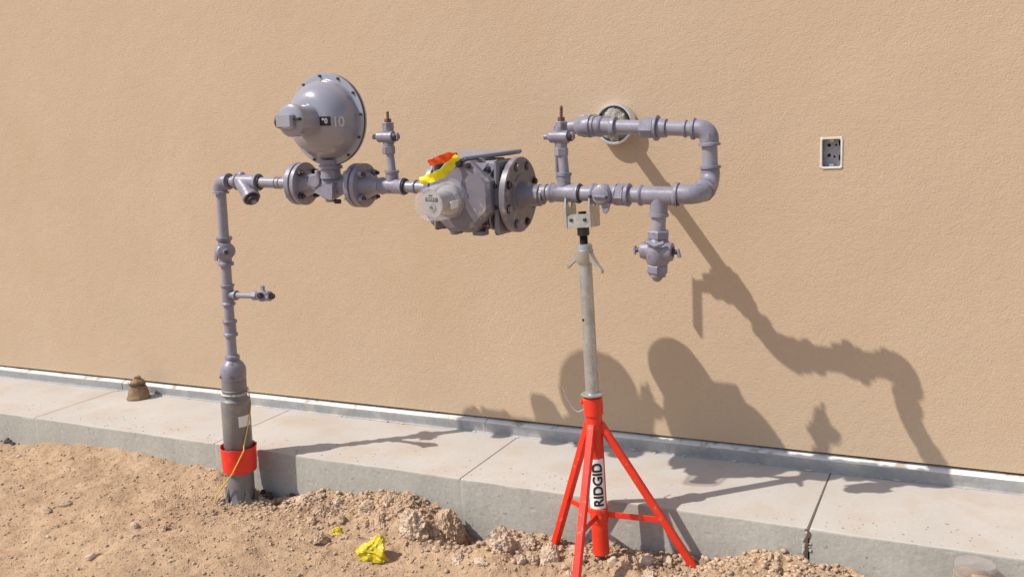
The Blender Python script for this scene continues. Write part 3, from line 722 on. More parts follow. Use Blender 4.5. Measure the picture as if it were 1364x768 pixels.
# --- outlet run: meter to loop
Z0 = -.008
pipe('outlet_pipe', (1.60, 0, Z0), (2.235, 0, Z0), RR_)
ring('pipe_band', (1.655, 0, Z0), (1, 0, 0), .0335, .012)
mb = MB(); fitting('tee', (1.675, 0, Z0), (1.80, 0, Z0), .0355, .004, mb=mb)
mb.lathe(RG(1.732, 0, Z0), EZ, [(0, .026), (.066, .026), (.067, .030), (.078, .030), (.079, .026)], 24); mb.build('tee', m_cast, G)
ring('shadow_ring', (1.803, 0, Z0), (1, 0, 0), .0355, .0055, m=m_dark)
lockwing(1.735, .055, (.150, .213, .288, .335), pr=.0195)
v = fitting('outlet_valve', (1.852, 0, Z0), (1.955, 0, Z0), .036, .004)
bc = RG(1.905, 0, Z0)
MB().lathe(bc, -EO, [(.0, .040), (.045, .038), (.047, .035), (.055, .033), (.058, .028)], 28).build('valve_bonnet', m_cast, v)
MB().box(bc-EO*.060-EZ*.004, (.052, .012, .012), (ES, EO, EZ), .003).build('valve_key', m_cast, v)
for dx in (-.04, .025): MB().cyl(bc-EO*.045+ES*dx-EZ*.006, bc-EO*.062+ES*dx-EZ*.006, .006, 10).build('bonnet_screw', m_dark, v)
MB().prism([(-.012, 0), (.022, 0), (.014, -.03), (.004, -.042), (-.006, -.040), (-.012, -.02)], bc-EO*.045+ES*.015-EZ*.028, ES, EZ, EO, .014, .002).build('lock_tab', m_cast, v)
MB().hexa(RG(1.948, 0, Z0), RG(1.990, 0, Z0), .042, .25).build('union_nut', m_cast, G)
ring('union_collar', (1.998, 0, Z0), (1, 0, 0), .044, .014)
mb = MB(); fitting('tee', (2.045, 0, Z0), (2.195, 0, Z0), .0345, .005, mb=mb)
mb.lathe(RG(2.122, 0, Z0), -EZ, [(0, .033), (.065, .033), (.066, .037), (.077, .037), (.078, .033)], 26); mb.build('tee', m_cast, G)
ring('shadow_ring', (2.197, 0, Z0), (1, 0, 0), .0355, .006, m=m_dark)
# drop leg with plugged valve
pipe('drop_nipple', (2.122, 0, -.07), (2.122, 0, -.15), .027)
v = MB().hexa(RG(2.122, 0, -.178), RG(2.122, 0, -.142), .043, .25).build('drop_valve', m_cast, G)
MB().lathe(RG(2.122, 0, -.285), EZ, [(0, .030), (.012, .040), (.045, .052), (.075, .050), (.100, .038), (.108, .034)], 28).build('valve_body', m_cast, v)
MB().lathe(RG(2.050, -.01, -.222), ES, [(0, .010), (.006, .014), (.010, .030), (.024, .034), (.12, .036), (.128, .034), (.132, .020)], 24).build('valve_barrel', m_cast, v)
MB().lathe(RG(2.038, -.01, -.222), ES, [(0, .008), (.010, .009), (.014, .009)], 12).build('barrel_stud', m_dark, v)
MB().lathe(RG(2.178, -.012, -.222), ES, [(0, .02), (.008, .02), (.010, .010), (.022, .009)], 16).build('barrel_face', m_dark, v)
MB().box(RG(2.033, -.01, -.222), (.010, .012, .034), (ES, EO, EZ), .002).build('lock_wing', m_cast, v)
MB().box(RG(2.207, -.012, -.226), (.012, .012, .034), ((ES+EZ*.3).normalized(), EO, (EZ-ES*.3).normalized()), .002).build('lock_wing', m_cast, v)
MB().tube([RG(2.09, -.050, -.18), RG(2.13, -.058, -.195), RG(2.16, -.05, -.183)], .008, 8).build('body_ridge', m_cast, v)
MB().hexa(RG(2.122, 0, -.312), RG(2.122, 0, -.276), .042, .25).build('bottom_nut', m_cast, v)
MB().lathe(RG(2.122, 0, -.312), -EZ, [(0, .032), (.012, .031), (.014, .022)], 20).build('bottom_collar', m_cast, v)
MB().lathe(RG(2.122, 0, -.322), -EZ, [(0, .021), (.010, .020), (.020, .012), (.022, .008)], 6).build('square_plug', m_cast, v)
# loop: tilted back towards the wall
CT = (2.286, .165, .236); CB = (2.2985, .165, .0315); CE = (2.2985, 0, .0060); CL = (1.770, .165, .247)
lv = tuple(CT[i]-CB[i] for i in range(3)); lvn = tuple(-c for c in lv); ov = (0, 1, .155); ovn = (0, -1, -.155)
ll = math.sqrt(sum(c*c for c in lv)); tp_ = tuple(CL[i]-CT[i] for i in range(3)); tl = math.sqrt(sum(c*c for c in tp_))
def LV(k): return tuple(CB[i]+lv[i]*k/ll for i in range(3))
def TP(s_): k = (s_-CL[0])/(CT[0]-CL[0]); return tuple(CL[i]+(CT[i]-CL[i])*k for i in range(3))
elbow(CE, (-1, 0, 0), ov, .0350, .085, .070, .046, fr=RN)
elbow(CB, ovn, lv, .0345, .085, .070, .046, fr=RN)
pipe('loop_pipe', LV(.06), LV(ll-.05), RR_, fr=RN)
elbow(CT, lvn, tp_, .0345, .062, .064, .037, fr=RN)
pipe('loop_pipe', TP(2.24), TP(1.84), RR_*.97, fr=RN)
ring('pipe_band', TP(2.196), (1, 0, 0), .0335, .010, fr=RN)
v = MB().hexa(RN(*TP(2.020)), RN(*TP(2.075)), .040, .25).build('union_nut', m_cast, G)
ring('union_ring', TP(2.083), (1, 0, 0), .049, .012, parent=v, fr=RN)
ring('union_tail', TP(2.106), (1, 0, 0), .036, .034, parent=v, fr=RN)
fitting('coupling', TP(1.842), TP(1.918), .0345, .006, bl=.018, fr=RN)
MB().lathe(RN(*TP(1.785)), ES, [(0, .037), (.014, .040), (.044, .040), (.047, .036), (.060, .035)], 28).build('street_coupling', m_cast, G)
# elbow back to the wall, and the wall pipe
SW = Vector((-1.465, 0, 1.545))
wv = (1.7102-CL[0], .745-CL[1], .24716-CL[2])
elbow(CL, (1, 0, 0), wv, .0385, .045, .070, .040, fr=RN)
A = RN(*CL); D = SW-A; Lw = D.length; D.normalize()
wp = MB().cyl(A+D*.05, SW+D*.08, .030, 28).build('wall_pipe', m_grey, G)
# shut-off on the wall pipe with its long hanging lever
MB().lathe(A+D*.105, D, [(0, .032), (.003, .040), (.018, .040), (.022, .046), (.07, .048), (.074, .040), (.09, .040), (.092, .032)], 24).build('wall_valve', m_cast, G)
vb = A+D*.165
MB().lathe(vb, Vector((-1, 0, -.03)), [(0, .040), (.06, .040), (.066, .030), (.105, .030), (.11, .016), (.162, .014)], 16).build('lever_stem', m_cast, wp)
MB().box(vb-Vector((.163, 0, .105)), (.010, .034, .225), None, .002).build('valve_lever', m_cast, wp)
MB().lathe(A+D*(Lw*.62), D, [(0, .031), (.002, .037), (.05, .037), (.052, .031)], 24).build('wall_coupling', m_cast, G)

# ------------------------------------------------------------------ wall sleeve
sl = thing('wall_sleeve', 'round shiny metal sleeve with foam where the pipe enters the wall', 'pipe sleeve', tuple(SW))
MB().lathe(SW+Vector((0, .01, 0)), (0, -1, 0), [(0, .094), (.052, .094), (.058, .0925), (.062, .089), (.062, .084), (.058, .080), (.010, .080)], 48, caps=False).build('sleeve_ring', m_chrome, sl)
MB().lathe(SW+Vector((0, -.001, 0)), (0, -1, 0), [(0, .081), (.004, .081)], 32).build('sleeve_back', m_hole, sl)
from mathutils import noise as mn
rings = []
for t, r in ((.003, .078), (.016, .080), (.030, .078), (.042, .068), (.050, .050), (.052, .034)):
    ring_ = []
    for k in range(48):
        a = 2*PI*k/48; p = Vector((math.cos(a)*3, t*60, math.sin(a)*3)); nz = mn.fractal(p*1.3, .8, 2, 4)
        cut = .020*max(0, math.cos(a-.15))**2
        rr = min(.081, r-cut+.010*nz)
        ring_.append(SW+Vector((rr*math.cos(a), -t-.008*nz, rr*math.sin(a))))
    rings.append(ring_)
MB().rings(rings).build('foam_fill', m_foam, sl, angle=80)

# ------------------------------------------------------------------ red coupling round the casing, wire
q0 = RG(0, 0, -1.448)
rings = []
for t, r in ((.0, .077), (.002, .082), (.03, .084), (.06, .085), (.09, .0865), (.118, .088), (.128, .0895), (.130, .0885), (.125, .084), (.08, .080), (.003, .0755)):
    ring_ = []
    for k in range(56):
        a = 2*PI*k/56; nz = mn.fractal(Vector((math.cos(a)*2.2, t*26, math.sin(a)*2.2)), .8, 2, 4)
        ring_.append(q0+(ES*math.cos(a)+EO*math.sin(a))*(r+.0035*nz)+EZ*(t+.006*nz*(1 if t > .1 else .5)))
    rings.append(ring_)
rc = MB().rings(rings, caps=False)
rc.build('red_sleeve', m_redpl, base=q0); tag(bpy.data.objects['red_sleeve'], 'bright red plastic sleeve round the grey riser casing near the dirt', 'plastic sleeve')
def face_dir(a): return ES*math.cos(a)-EO*math.sin(a)      # a=PI/2 faces the camera side
pts = []
for k in range(46):
    t = k/45; a = -1.2+5.6*t; pts.append(RG(0, 0, -1.03-.03*t)+face_dir(a)*(.0655+.004*math.sin(k*1.7)))
for zz, a, rr in ((-1.06, -1.0, .069), (-1.105, -.55, .0745), (-1.15, -.25, .0745), (-1.22, .12, .0745), (-1.30, .45, .076), (-1.318, .55, .096), (-1.38, .9, .093), (-1.44, 1.26, .091), (-1.485, 1.7, .093), (-1.56, 2.2, .12), (-1.63, 2.3, .14)):
    pts.append(RG(0, 0, zz)+face_dir(a)*rr)
tr = MB().tube(pts[46:], .0032, 8); tr.build('tracer_wire', m_wire, base=pts[-1]); tag(bpy.data.objects['tracer_wire'], 'thin yellow wire running diagonally down the riser casing over the red sleeve', 'wire')
g2 = MB().tube(pts[:46], .0022, 8).build('tie_wire', m_galv, base=pts[0]); tag(g2, 'thin grey wire wound round the top of the riser casing', 'wire')

# ------------------------------------------------------------------ ribbons on the meter
def ribbon(name, mt, spine, wid, wdir, label, thick=.0012, crumple=.004):
    rings = []; n = len(spine)
    P = [Vector(p) for p in spine]
    Q = []
    for i in range(n-1):
        for k in range(5): Q.append(P[i].lerp(P[i+1], k/5))
    Q.append(P[-1]); nq = len(Q)
    for i, p in enumerate(Q):
        T = (Q[min(nq-1, i+1)]-Q[max(0, i-1)]).normalized()
        wd = Vector(wdir(i/(nq-1))); wd = (wd-T*wd.dot(T)).normalized(); N_ = T.cross(wd)
        w_ = wid(i/(nq-1)); j1 = random.uniform(-crumple, crumple)
        top = [p+wd*w_*c+N_*(j1*(1-abs(c)*2)+crumple*math.sin(i*1.1+c*5)) for c in (-.5, -.2, .1, .5)]
        rings.append(top+[q+N_*thick for q in reversed(top)])
    o = MB().rings(rings).build(name, mt, base=P[0], angle=60)
    return tag(o, label, 'ribbon')
VD = Vector((-.497, .866, -.03)).normalized()       # flat side of the ribbons faces out from the wall
def facing(pts, lean=0.0):
    T = (pts[-1]-pts[0]).normalized(); a = T.cross(VD).normalized(); return (a+VD*lean).normalized()
yp = [RN(1.4053, -0.185, 0.1405), RN(1.3833, -0.2, 0.1094), RN(1.3605, -0.225, 0.0789), RN(1.3288, -0.24, 0.0620), RN(1.2735, -0.25, 0.0469)]
ribbon('yellow_ribbon', m_yelt, yp, lambda t: .026+.012*math.sin(t*3), lambda t: facing(yp, .5*math.sin(t*4)), 'bright yellow plastic ribbon trailing across the top of the meter window')
rp = [RN(1.3927, -0.175, 0.1312), RN(1.3719, -0.185, 0.1371), RN(1.3410, -0.19, 0.1312), RN(1.2996, -0.195, 0.1163), RN(1.2790, -0.195, 0.1131)]
ribbon('red_ribbon', m_redt, rp, lambda t: .046-.022*t, lambda t: facing(rp, .4), 'orange red plastic ribbon tied beside the meter top plate')
kn = MB(); kn.sphere(RN(1.3923, -0.18, 0.1343), .013, 10, 7, (1.2, 1, .7)); kn.build('ribbon_knot', m_redt, bpy.data.objects['red_ribbon'], base=bpy.data.objects['red_ribbon'].location)

# ------------------------------------------------------------------ pipe stand
ST = Vector((-1.3451, -0.7450, 1.1914)); SB = Vector((-1.3033, -0.7850, -0.1609)); AX = (ST-SB).normalized(); LS = (ST-SB).length
stand = thing('pipe_stand', 'red tripod pipe stand with a galvanised adjustable post under the outlet pipe', 'pipe stand', tuple(SB))
_, se1, se2 = frame(AX)
tube_top = SB+AX*.655
rt_ = .0335
MB().cyl(SB, SB+AX*.60, rt_, 28).build('outer_tube', m_red, stand)
collar = MB().lathe(SB+AX*.575, AX, [(0, .036), (.002, .039), (.07, .039), (.073, .036)], 28).build('top_collar', m_red, stand)
MB().lathe(SB+AX*.655, AX, [(0, .028), (.001, .046), (.006, .047), (.010, .042), (.012, .030)], 28).build('washer', m_galv, stand)
LP = LS-.122
MB().cyl(SB+AX*.60, SB+AX*(LP-.03), .0265, 26).build('inner_post', m_galv, stand)
qd = (-(EO)*.9-ES*.45); qd = (qd-AX*qd.dot(AX)).normalized()
MB().lathe(SB+AX*(LP*.78)+qd*.0235, qd, [(0, .006), (.0035, .006)], 10).build('pin_hole', m_hole, stand)
# wing nut
nutc = SB+AX*(LP-.03)
nut = MB().lathe(nutc-AX*.02, AX, [(0, .032), (.006, .035), (.05, .034), (.052, .032), (.072, .031), (.074, .024)], 28).build('jack_nut', m_galv, stand)
for sgn in (-1, 1):
    dh = (ES*sgn*1.0-EO*.35*(1 if sgn > 0 else -1)).normalized(); A = nutc+AX*.012+dh*.028
    side_ = AX.cross(dh).normalized()
    rings = []
    for t, wv, hh in ((0, .024, .036), (.018, .020, .026), (.035, .016, .017), (.052, .015, .014), (.060, .014, .012)):
        c = A+dh*t-AX*(t*.95); rings.append([c+side_*wv*a-AX*.0+AX*hh*b for a, b in ((-.5, -.5), (.5, -.5), (.5, .5), (-.5, .5))])
    MB().rings(rings).build('wing', m_galv, nut, angle=30)
# threaded screw
n = 27; prf = []
for k in range(n): prf += [(k*.005, .0135), (k*.005+.0025, .0178)]
prf += [(n*.005, .0135)]
MB().lathe(nutc+AX*.045, AX, prf, 22).build('jack_screw', m_dark, stand)
# V head: two bent plates carrying the pipe
hd = ST-AX*.02
X1 = (ES-AX*ES.dot(AX)).normalized(); Y1 = AX.cross(X1); hb = MB()
hb.box(hd+AX*.0, (.095, .070, .008), (X1, Y1, AX), .002); head = hb.build('saddle_head', m_galv, stand)
for s0 in (-1, 1):
    mb = MB()
    mb.prism([(-.048, -.012), (.048, -.012), (.052, .055), (.046, .105), (.030, .098), (.012, .068), (-.012, .066), (-.030, .096), (-.044, .104), (-.052, .06)], hd+X1*(s0*.046), Y1, AX, X1, .006*s0, 0)
    mb.build('saddle_plate', m_galv, head)
MB().prism([(-.046, 0), (.050, 0), (.050, .040), (.034, .052), (-.030, .052), (-.046, .042)], hd-Y1*.046-AX*.012, X1, AX, Y1, .005, .001).build('saddle_front', m_galv, head)
for dx in (-.028, .028): MB().lathe(hd-Y1*.046+X1*dx+AX*.018, -Y1, [(-.002, .007), (.005, .007), (.006, .005)], 10).build('saddle_rivet', m_dark, head)
MB().cyl(hd-AX*.045, hd, .0235, 20).build('saddle_boss', m_dark, head)
# legs (square steel tube) and braces
fp = [Vector((-0.9440, -0.7000, -0.2019)), Vector((-1.5540, -0.6900, -0.2097)), Vector((-1.2866, -1.1200, -0.2140))]
AP = SB+AX*.525
legs = []
for k, Fp in enumerate(fp):
    rad_ = (Fp-AP); rad_ = (rad_-AX*rad_.dot(AX)).normalized()
    A = AP+rad_*.034; d = (Fp-A).normalized(); sd = d.cross(rad_).normalized(); nn = sd.cross(d)
    Lg = (Fp-A).length
    lg = MB().box(A+d*(Lg/2-.005), (.029, .029, Lg+.03), (sd, nn, d), .003).build('leg', m_red, stand)
    MB().box(Fp+d*.012, (.031, .031, .012), (sd, nn, d), .003).build('foot_cap', m_red, lg)
    bA = SB+AX*.165+rad_*.03; bB = A+d*(Lg*(.60 if k else .66))
    dd = (bB-bA); Lb = dd.length; dd.normalize(); s2 = dd.cross(AX).normalized(); n2 = s2.cross(dd)
    MB().box((bA+bB)/2, (.006, .024, Lb), (s2, n2, dd), .001).build('brace', m_red, stand)
MB().lathe(SB+AX*.135, AX, [(0, rt_+.001), (.002, rt_+.004), (.058, rt_+.004), (.060, rt_+.001)], 28).build('brace_collar', m_red, stand)
# label with the maker's word, reading upwards
LF = Vector((.376, -.927, 0)).normalized()
mb = MB(); A_, B_, f1, f2_ = cyl_patch(SB+AX*.198, AX, rt_+.0008, -1.25, .95, .205, 16, LF)
va = [mb.bm.verts.new(p) for p in A_]; vb_ = [mb.bm.verts.new(p) for p in B_]
for i in range(len(A_)-1): mb.bm.faces.new((va[i], va[i+1], vb_[i+1], vb_[i]))
mb.build('maker_label', m_white, stand)
def on_tube(x, y):
    a = -y/rt_*-1.0; a = y/rt_
    ang = .12-a
    return SB+AX*(.298+x)+(f1*math.cos(ang)+f2_*math.sin(ang))*(rt_+.0022)
mapped_text('maker_lettering', 'RIDGID', .054, on_tube, m_black, stand, 12, .11, .0016)
mapped_text('small_lettering', 'PIPE STAND', .010, lambda x, y: on_tube(x+.0, y+.028), m_dark, stand, 10, .11) if False else None
# locking pin with wire
kp = SB+AX*.635-ES*.045-EO*.02
pn = MB().lathe(SB+AX*.625-ES*.03, -ES-EO*.5, [(0, .010), (.02, .010), (.022, .006)], 12).build('lock_pin', m_red, stand)
MB().tube([SB+AX*.60-ES*.03-EO*.02, SB+AX*.585-ES*.055-EO*.02, SB+AX*.592-ES*.075-EO*.02, SB+AX*.63-ES*.10-EO*.02, SB+AX*.68-ES*.118-EO*.02], .003, 8).build('pin_hook', m_galv, pn)

# ------------------------------------------------------------------ small things
def rock_mesh(bm, c, size, seed, sub=2, rough=.32, flat=.7):
    rnd = random.Random(seed); b2 = bmesh.new(); bmesh.ops.create_icosphere(b2, subdivisions=sub, radius=1)
    of = Vector((rnd.uniform(0, 99), rnd.uniform(0, 99), rnd.uniform(0, 99)))
    cuts = [(Vector((rnd.uniform(-1, 1), rnd.uniform(-1, 1), rnd.uniform(-.3, 1))).normalized(), rnd.uniform(.55, .85)) for _ in range(7)]
    for v in b2.verts:
        p = v.co.copy(); k = 1+rough*1.2*mn.fractal(p*1.1+of, .9, 2, 3)
        q = p*k
        for n_, d_ in cuts:
            e = q.dot(n_)-d_
            if e > 0: q -= n_*e*.8
        q += p*(.16*rough/.3)*mn.fractal(p*4.5+of, .6, 2, 4)
        v.co = Vector((q.x*size[0], q.y*size[1], q.z*size[2]*flat))
    R_ = Matrix.Rotation(rnd.uniform(0, 6.28), 3, 'Z') @ Matrix.Rotation(rnd.uniform(-.4, .4), 3, 'X')
    for v in b2.verts: v.co = R_ @ v.co+Vector(c)
    me = bpy.data.meshes.new('t'); b2.to_mesh(me); b2.free(); bm.from_mesh(me); bpy.data.meshes.remove(me)
def rock(x, y, r, name, m, label, cat, seed, group=None, asp=.7, flat=.6, rough=.32):
    P = Vector((x, y, float(hgt(x, y))))
    mb = MB(); rock_mesh(mb.bm, P+Vector((0, 0, r*flat*asp*.3)), (r, r*asp, r*asp), seed, 5 if r > .038 else 4 if r > .022 else 3, rough, flat/.7)
    o = mb.build(name, m, base=P, angle=34)
    return tag(o, label, cat, group)
BIG = [
 (-2.1516, -0.8655, 0.0659, 'clod', m_pclod, 'large pale clod of earth right of the larger yellow scrap', 3, 0.9, 0.95),
 (-2.0559, -0.7310, 0.0875, 'clod', m_clod, 'large steep-sided clod of earth against the kerb above the pit', 5, 0.8, 0.9),
 (-1.7242, -0.8535, 0.0661, 'clod', m_pclod, 'big tan clod left of the stand, nearest the kerb', 8, 0.85, 0.9),
 (-1.5012, -0.8535, 0.0522, 'clod', m_pclod, 'rough clod between the left and middle legs of the stand', 9, 0.9, 1.0),
 (-1.6597, -0.7213, 0.0419, 'clod', m_pclod, 'crumbly clod beside the left foot of the stand', 12, 0.8, 0.8),
 (-1.1769, -0.8360, 0.0444, 'clod', m_clod, 'flat dark-sided clod in the shade between the stand legs', 14, 0.6, 0.5),
 (-1.0529, -0.7046, 0.0226, 'stone', m_stone, 'small pale stone standing inside the right leg of the stand', 15, 0.6, 1.2),
 (-4.0883, -1.2437, 0.0487, 'stone', m_clod, 'long brown stone lying alone in the left part of the dirt', 16, 0.5, 0.5),
 (-4.0383, -1.1615, 0.0359, 'stone', m_clod, 'grooved tan stone just right of the long brown stone', 18, 0.6, 0.5),
 (-3.4127, -1.5125, 0.0363, 'stone', m_stone, 'smooth pale stone near the lower left of the dirt', 20, 0.6, 0.55),
 (-3.4802, -1.2200, 0.0230, 'stone', m_stone, 'small round cream stone left of the riser in open dirt', 22, 0.8, 0.7),
 (-3.3286, -1.1934, 0.0262, 'clod', m_clod, 'small crumbled dark-edged clod below and left of the riser', 24, 0.8, 0.8),
 (-4.9152, -0.7942, 0.0197, 'stone', m_stone, 'tiny pale stone under the dark asphalt chunk', 26, 0.8, 0.6),
 (-2.6855, -0.8224, 0.0423, 'clod', m_clod, 'tan clod right of the riser beside its shaded hollow', 28, 0.8, 0.8),
 (-2.8937, -0.7237, 0.0331, 'clod', m_pclod, 'small clod on the rim of the shaded hollow by the kerb', 30, 0.8, 0.8),
 (-2.4587, -0.7748, 0.0382, 'clod', m_pclod, 'lumpy clod lying against the foot of the kerb', 32, 0.7, 0.7),
 (-2.5413, -0.8743, 0.0275, 'clod', m_clod, 'clod right above the smaller yellow scrap', 34, 0.8, 0.8),
 (-1.7388, -1.0108, 0.0304, 'clod', m_pclod, 'low clod at the near edge of the pit', 36, 0.7, 0.6),
 (-3.0035, -1.4449, 0.0160, 'stone', m_stone, 'little flat cream stone below the riser in the near dirt', 38, 0.6, 0.5),
]
for (x, y, r, nm, m, lb, sd, asp, fl_) in BIG:
    rock(x, y, r, nm, m, lb, nm, sd, None, asp, fl_, rough=.2 if nm == 'stone' else .27)
MID = [(-1.86, -.98, .030), (-1.66, -.80, .036), (-1.60, -.93, .027), (-1.42, -.78, .030), (-1.36, -.95, .034), (-1.12, -.76, .026), (-1.08, -.86, .030), (-2.38, -.72, .028), (-2.48, -.80, .024), (-2.66, -.74, .026), (-1.78, -.76, .040), (-1.24, -.82, .022)]
for i, (x, y, r) in enumerate(MID): rock(x, y, r, 'clod', m_pclod, 'fist-sized pale clod in the dug earth near the kerb, bigger than the crumbs around it', 'clod', 300+i, 'pale fist-sized clods by the kerb', .85, .85, rough=.27)
SHADE_CL = [(-3.1558, -0.6698, 0.0325), (-3.1345, -0.6043, 0.0289), (-3.0242, -0.6401, 0.0265), (-3.2273, -0.6282, 0.0232), (-3.0757, -0.7058, 0.0226), (-2.9904, -0.7194, 0.0186)]  # clods coloured dark to paint the shade in the hollow
for i, (x, y, r) in enumerate(SHADE_CL): rock(x, y, r, 'clod', m_darkclod, 'clod coloured dark for shade in the hollow between the riser and the kerb', 'clod', 60+i, 'shade-dark clods in the hollow by the riser', .8, .8)
CL1 = [(-2.0767, -0.8455, 0.0131), (-2.3974, -0.8758, 0.0251), (-2.6181, -0.8341, 0.0317), (-2.1167, -0.8806, 0.0131), (-2.6633, -0.9218, 0.0239), (-2.7012, -0.8926, 0.0143), (-2.0275, -0.7419, 0.0150), (-1.6837, -0.8149, 0.0142), (-2.0998, -0.8725, 0.0335), (-1.6231, -0.8413, 0.0147), (-2.6138, -0.8181, 0.0140), (-1.7078, -0.8780, 0.0158), (-1.7454, -0.9769, 0.0162), (-2.5895, -0.9122, 0.0137), (-2.0960, -0.9102, 0.0131), (-1.9910, -0.9436, 0.0151), (-2.1692, -0.8811, 0.0190), (-1.6864, -0.8686, 0.0126), (-2.1778, -0.8961, 0.0137), (-2.5551, -1.0190, 0.0393), (-1.6700, -0.7927, 0.0363), (-2.3351, -0.8509, 0.0371), (-2.0681, -0.8190, 0.0295), (-2.5378, -0.8732, 0.0169), (-1.8202, -0.7862, 0.0136), (-2.3007, -0.8808, 0.0192), (-2.3273, -0.8724, 0.0269), (-1.7248, -0.8548, 0.0126), (-2.1240, -0.8398, 0.0323), (-2.7228, -0.8208, 0.0230)]
for i, (x, y, r) in enumerate(CL1): rock(x, y, r, 'clod', m_clod, 'small tan clod in the crumbled bank between the riser and the pit by the kerb', 'clod', 100+i, 'small clods between riser and pit', .8, .75)
CL2 = [(-1.0809, -0.6797, 0.0153), (-1.0463, -0.6758, 0.0153), (-0.9676, -0.6632, 0.0120), (-1.0139, -0.6518, 0.0167), (-1.4037, -0.7730, 0.0163), (-1.4217, -0.8837, 0.0163), (-1.5204, -0.8516, 0.0124), (-1.1745, -0.7565, 0.0171), (-1.6072, -0.8366, 0.0254), (-0.8560, -0.6060, 0.0171), (-1.5652, -0.8898, 0.0366), (-1.5108, -0.7963, 0.0315), (-0.6185, -0.6762, 0.0119), (-0.6185, -0.7509, 0.0155), (-0.6579, -0.6729, 0.0258), (-0.6868, -0.6578, 0.0116)]
for i, (x, y, r) in enumerate(CL2): rock(x, y, r, 'clod', m_clod, 'small tan clod in the crumbled earth around the feet of the stand', 'clod', 140+i, 'small clods round the stand', .8, .75)
STN = [(-3.0997, -1.3845, 0.0090), (-2.1141, -0.8947, 0.0122), (-3.8350, -1.2976, 0.0140), (-3.8967, -1.0720, 0.0124), (-3.8714, -0.7669, 0.0111), (-3.3931, -1.6015, 0.0114), (-2.1274, -0.8761, 0.0121), (-3.8625, -1.3480, 0.0124), (-2.9971, -1.4580, 0.0106), (-2.5790, -1.3044, 0.0084), (-1.8493, -0.9685, 0.0096), (-2.3313, -0.9305, 0.0132), (-2.7200, -1.1483, 0.0121), (-3.4679, -0.7667, 0.0139), (-3.7642, -1.5840, 0.0097), (-2.4458, -1.2905, 0.0105), (-2.5783, -1.0512, 0.0083), (-4.4457, -1.1247, 0.0135), (-3.2160, -1.0543, 0.0137), (-4.1163, -1.1060, 0.0134), (-4.6917, -0.9823, 0.0126), (-4.0781, -1.2073, 0.0107), (-2.6576, -1.2035, 0.0091), (-2.6125, -1.1347, 0.0089), (-2.0467, -0.8512, 0.0089), (-3.7982, -1.4442, 0.0133)]
for i, (x, y, r) in enumerate(STN): rock(x, y, r, 'stone', m_stone if i % 2 else m_clod, 'small stone among others scattered over the open dirt', 'stone', 200+i, 'small stones scattered on the dirt', .7, .6)

# loose crumbs of earth: uncountable
def crumbs():
    base = []
    for sd in range(8):
        b2 = bmesh.new(); bmesh.ops.create_icosphere(b2, subdivisions=1, radius=1); rnd = random.Random(sd)
        V = np.array([v.co[:] for v in b2.verts])*np.array([[1+rnd.uniform(-.28, .28)] for _ in b2.verts]); F = np.array([[v.index for v in f.verts] for f in b2.faces]); b2.free(); base.append((V, F))
    pos = []
    def sample(n, fx, fd, smin, smax, pw=3.0):
        for _ in range(n):
            x = fx(); d = fd(); y = -.635-d
            if y < -2.3: continue
            s_ = smin+(smax-smin)*random.random()**pw; pos.append((x, y, s_))
    sample(5200, lambda: random.uniform(-3.35, -.3), lambda: abs(random.gauss(0, .13)), .0022, .014)
    sample(5200, lambda: random.uniform(-3.6, -.3), lambda: abs(random.gauss(0, .4)), .0018, .009)
    sample(4200, lambda: random.uniform(-6.2, -2.2), lambda: random.uniform(0, 1.5), .0018, .010, 4)
    sample(5000, lambda: random.uniform(-5.2, -1.6), lambda: random.uniform(0, 1.3), .0012, .005, 2)
    sample(900, lambda: random.gauss(-3.05, .12), lambda: abs(random.gauss(0, .09)), .004, .016, 2)
    sample(500, lambda: random.gauss(-1.75, .15), lambda: abs(random.gauss(0, .15)), .004, .018, 2)
    pos_ = np.array(pos); Z = hgt(pos_[:, 0], pos_[:, 1])
    VV = []; FF = []; off = 0
    for i, (x, y, s_) in enumerate(pos):
        V, F = base[i % 8]; a = random.uniform(0, 6.28); c, s2 = math.cos(a), math.sin(a)
        q = V*np.array([s_, s_*random.uniform(.6, 1), s_*random.uniform(.5, .9)])
        q = np.stack([q[:, 0]*c-q[:, 1]*s2, q[:, 0]*s2+q[:, 1]*c, q[:, 2]], 1)+np.array([x, y, Z[i]+s_*.25])
        q[:, 1] = np.minimum(q[:, 1], -.628)
        VV.append(q); FF.append(F+off); off += len(V)
    V = np.concatenate(VV); F = np.concatenate(FF)
    me = bpy.data.meshes.new('earth_crumbs'); me.vertices.add(len(V)); me.vertices.foreach_set('co', V.ravel())
    me.loops.add(F.size); me.loops.foreach_set('vertex_index', F.ravel().astype(np.int32))
    me.polygons.add(len(F)); me.polygons.foreach_set('loop_start', np.arange(0, F.size, 3, dtype=np.int32))
    me.update(); me.validate(); me.materials.append(m_clod)
    o = bpy.data.objects.new('earth_crumbs', me); col.objects.link(o); o['kind'] = 'stuff'
crumbs()
# a few crumbs and stains of grit on the sidewalk
mb = MB()
for k in range(320):
    x = random.uniform(-5.5, .3); y = -.612+abs(random.gauss(0, .11)); y = min(y, -.03); r = random.uniform(.0012, .0035)
    mb.sphere((x, y, r*.4), r, 5, 4, (1.3, 1, .7))
mb.build('sidewalk_grit', m_clod, kind='stuff')

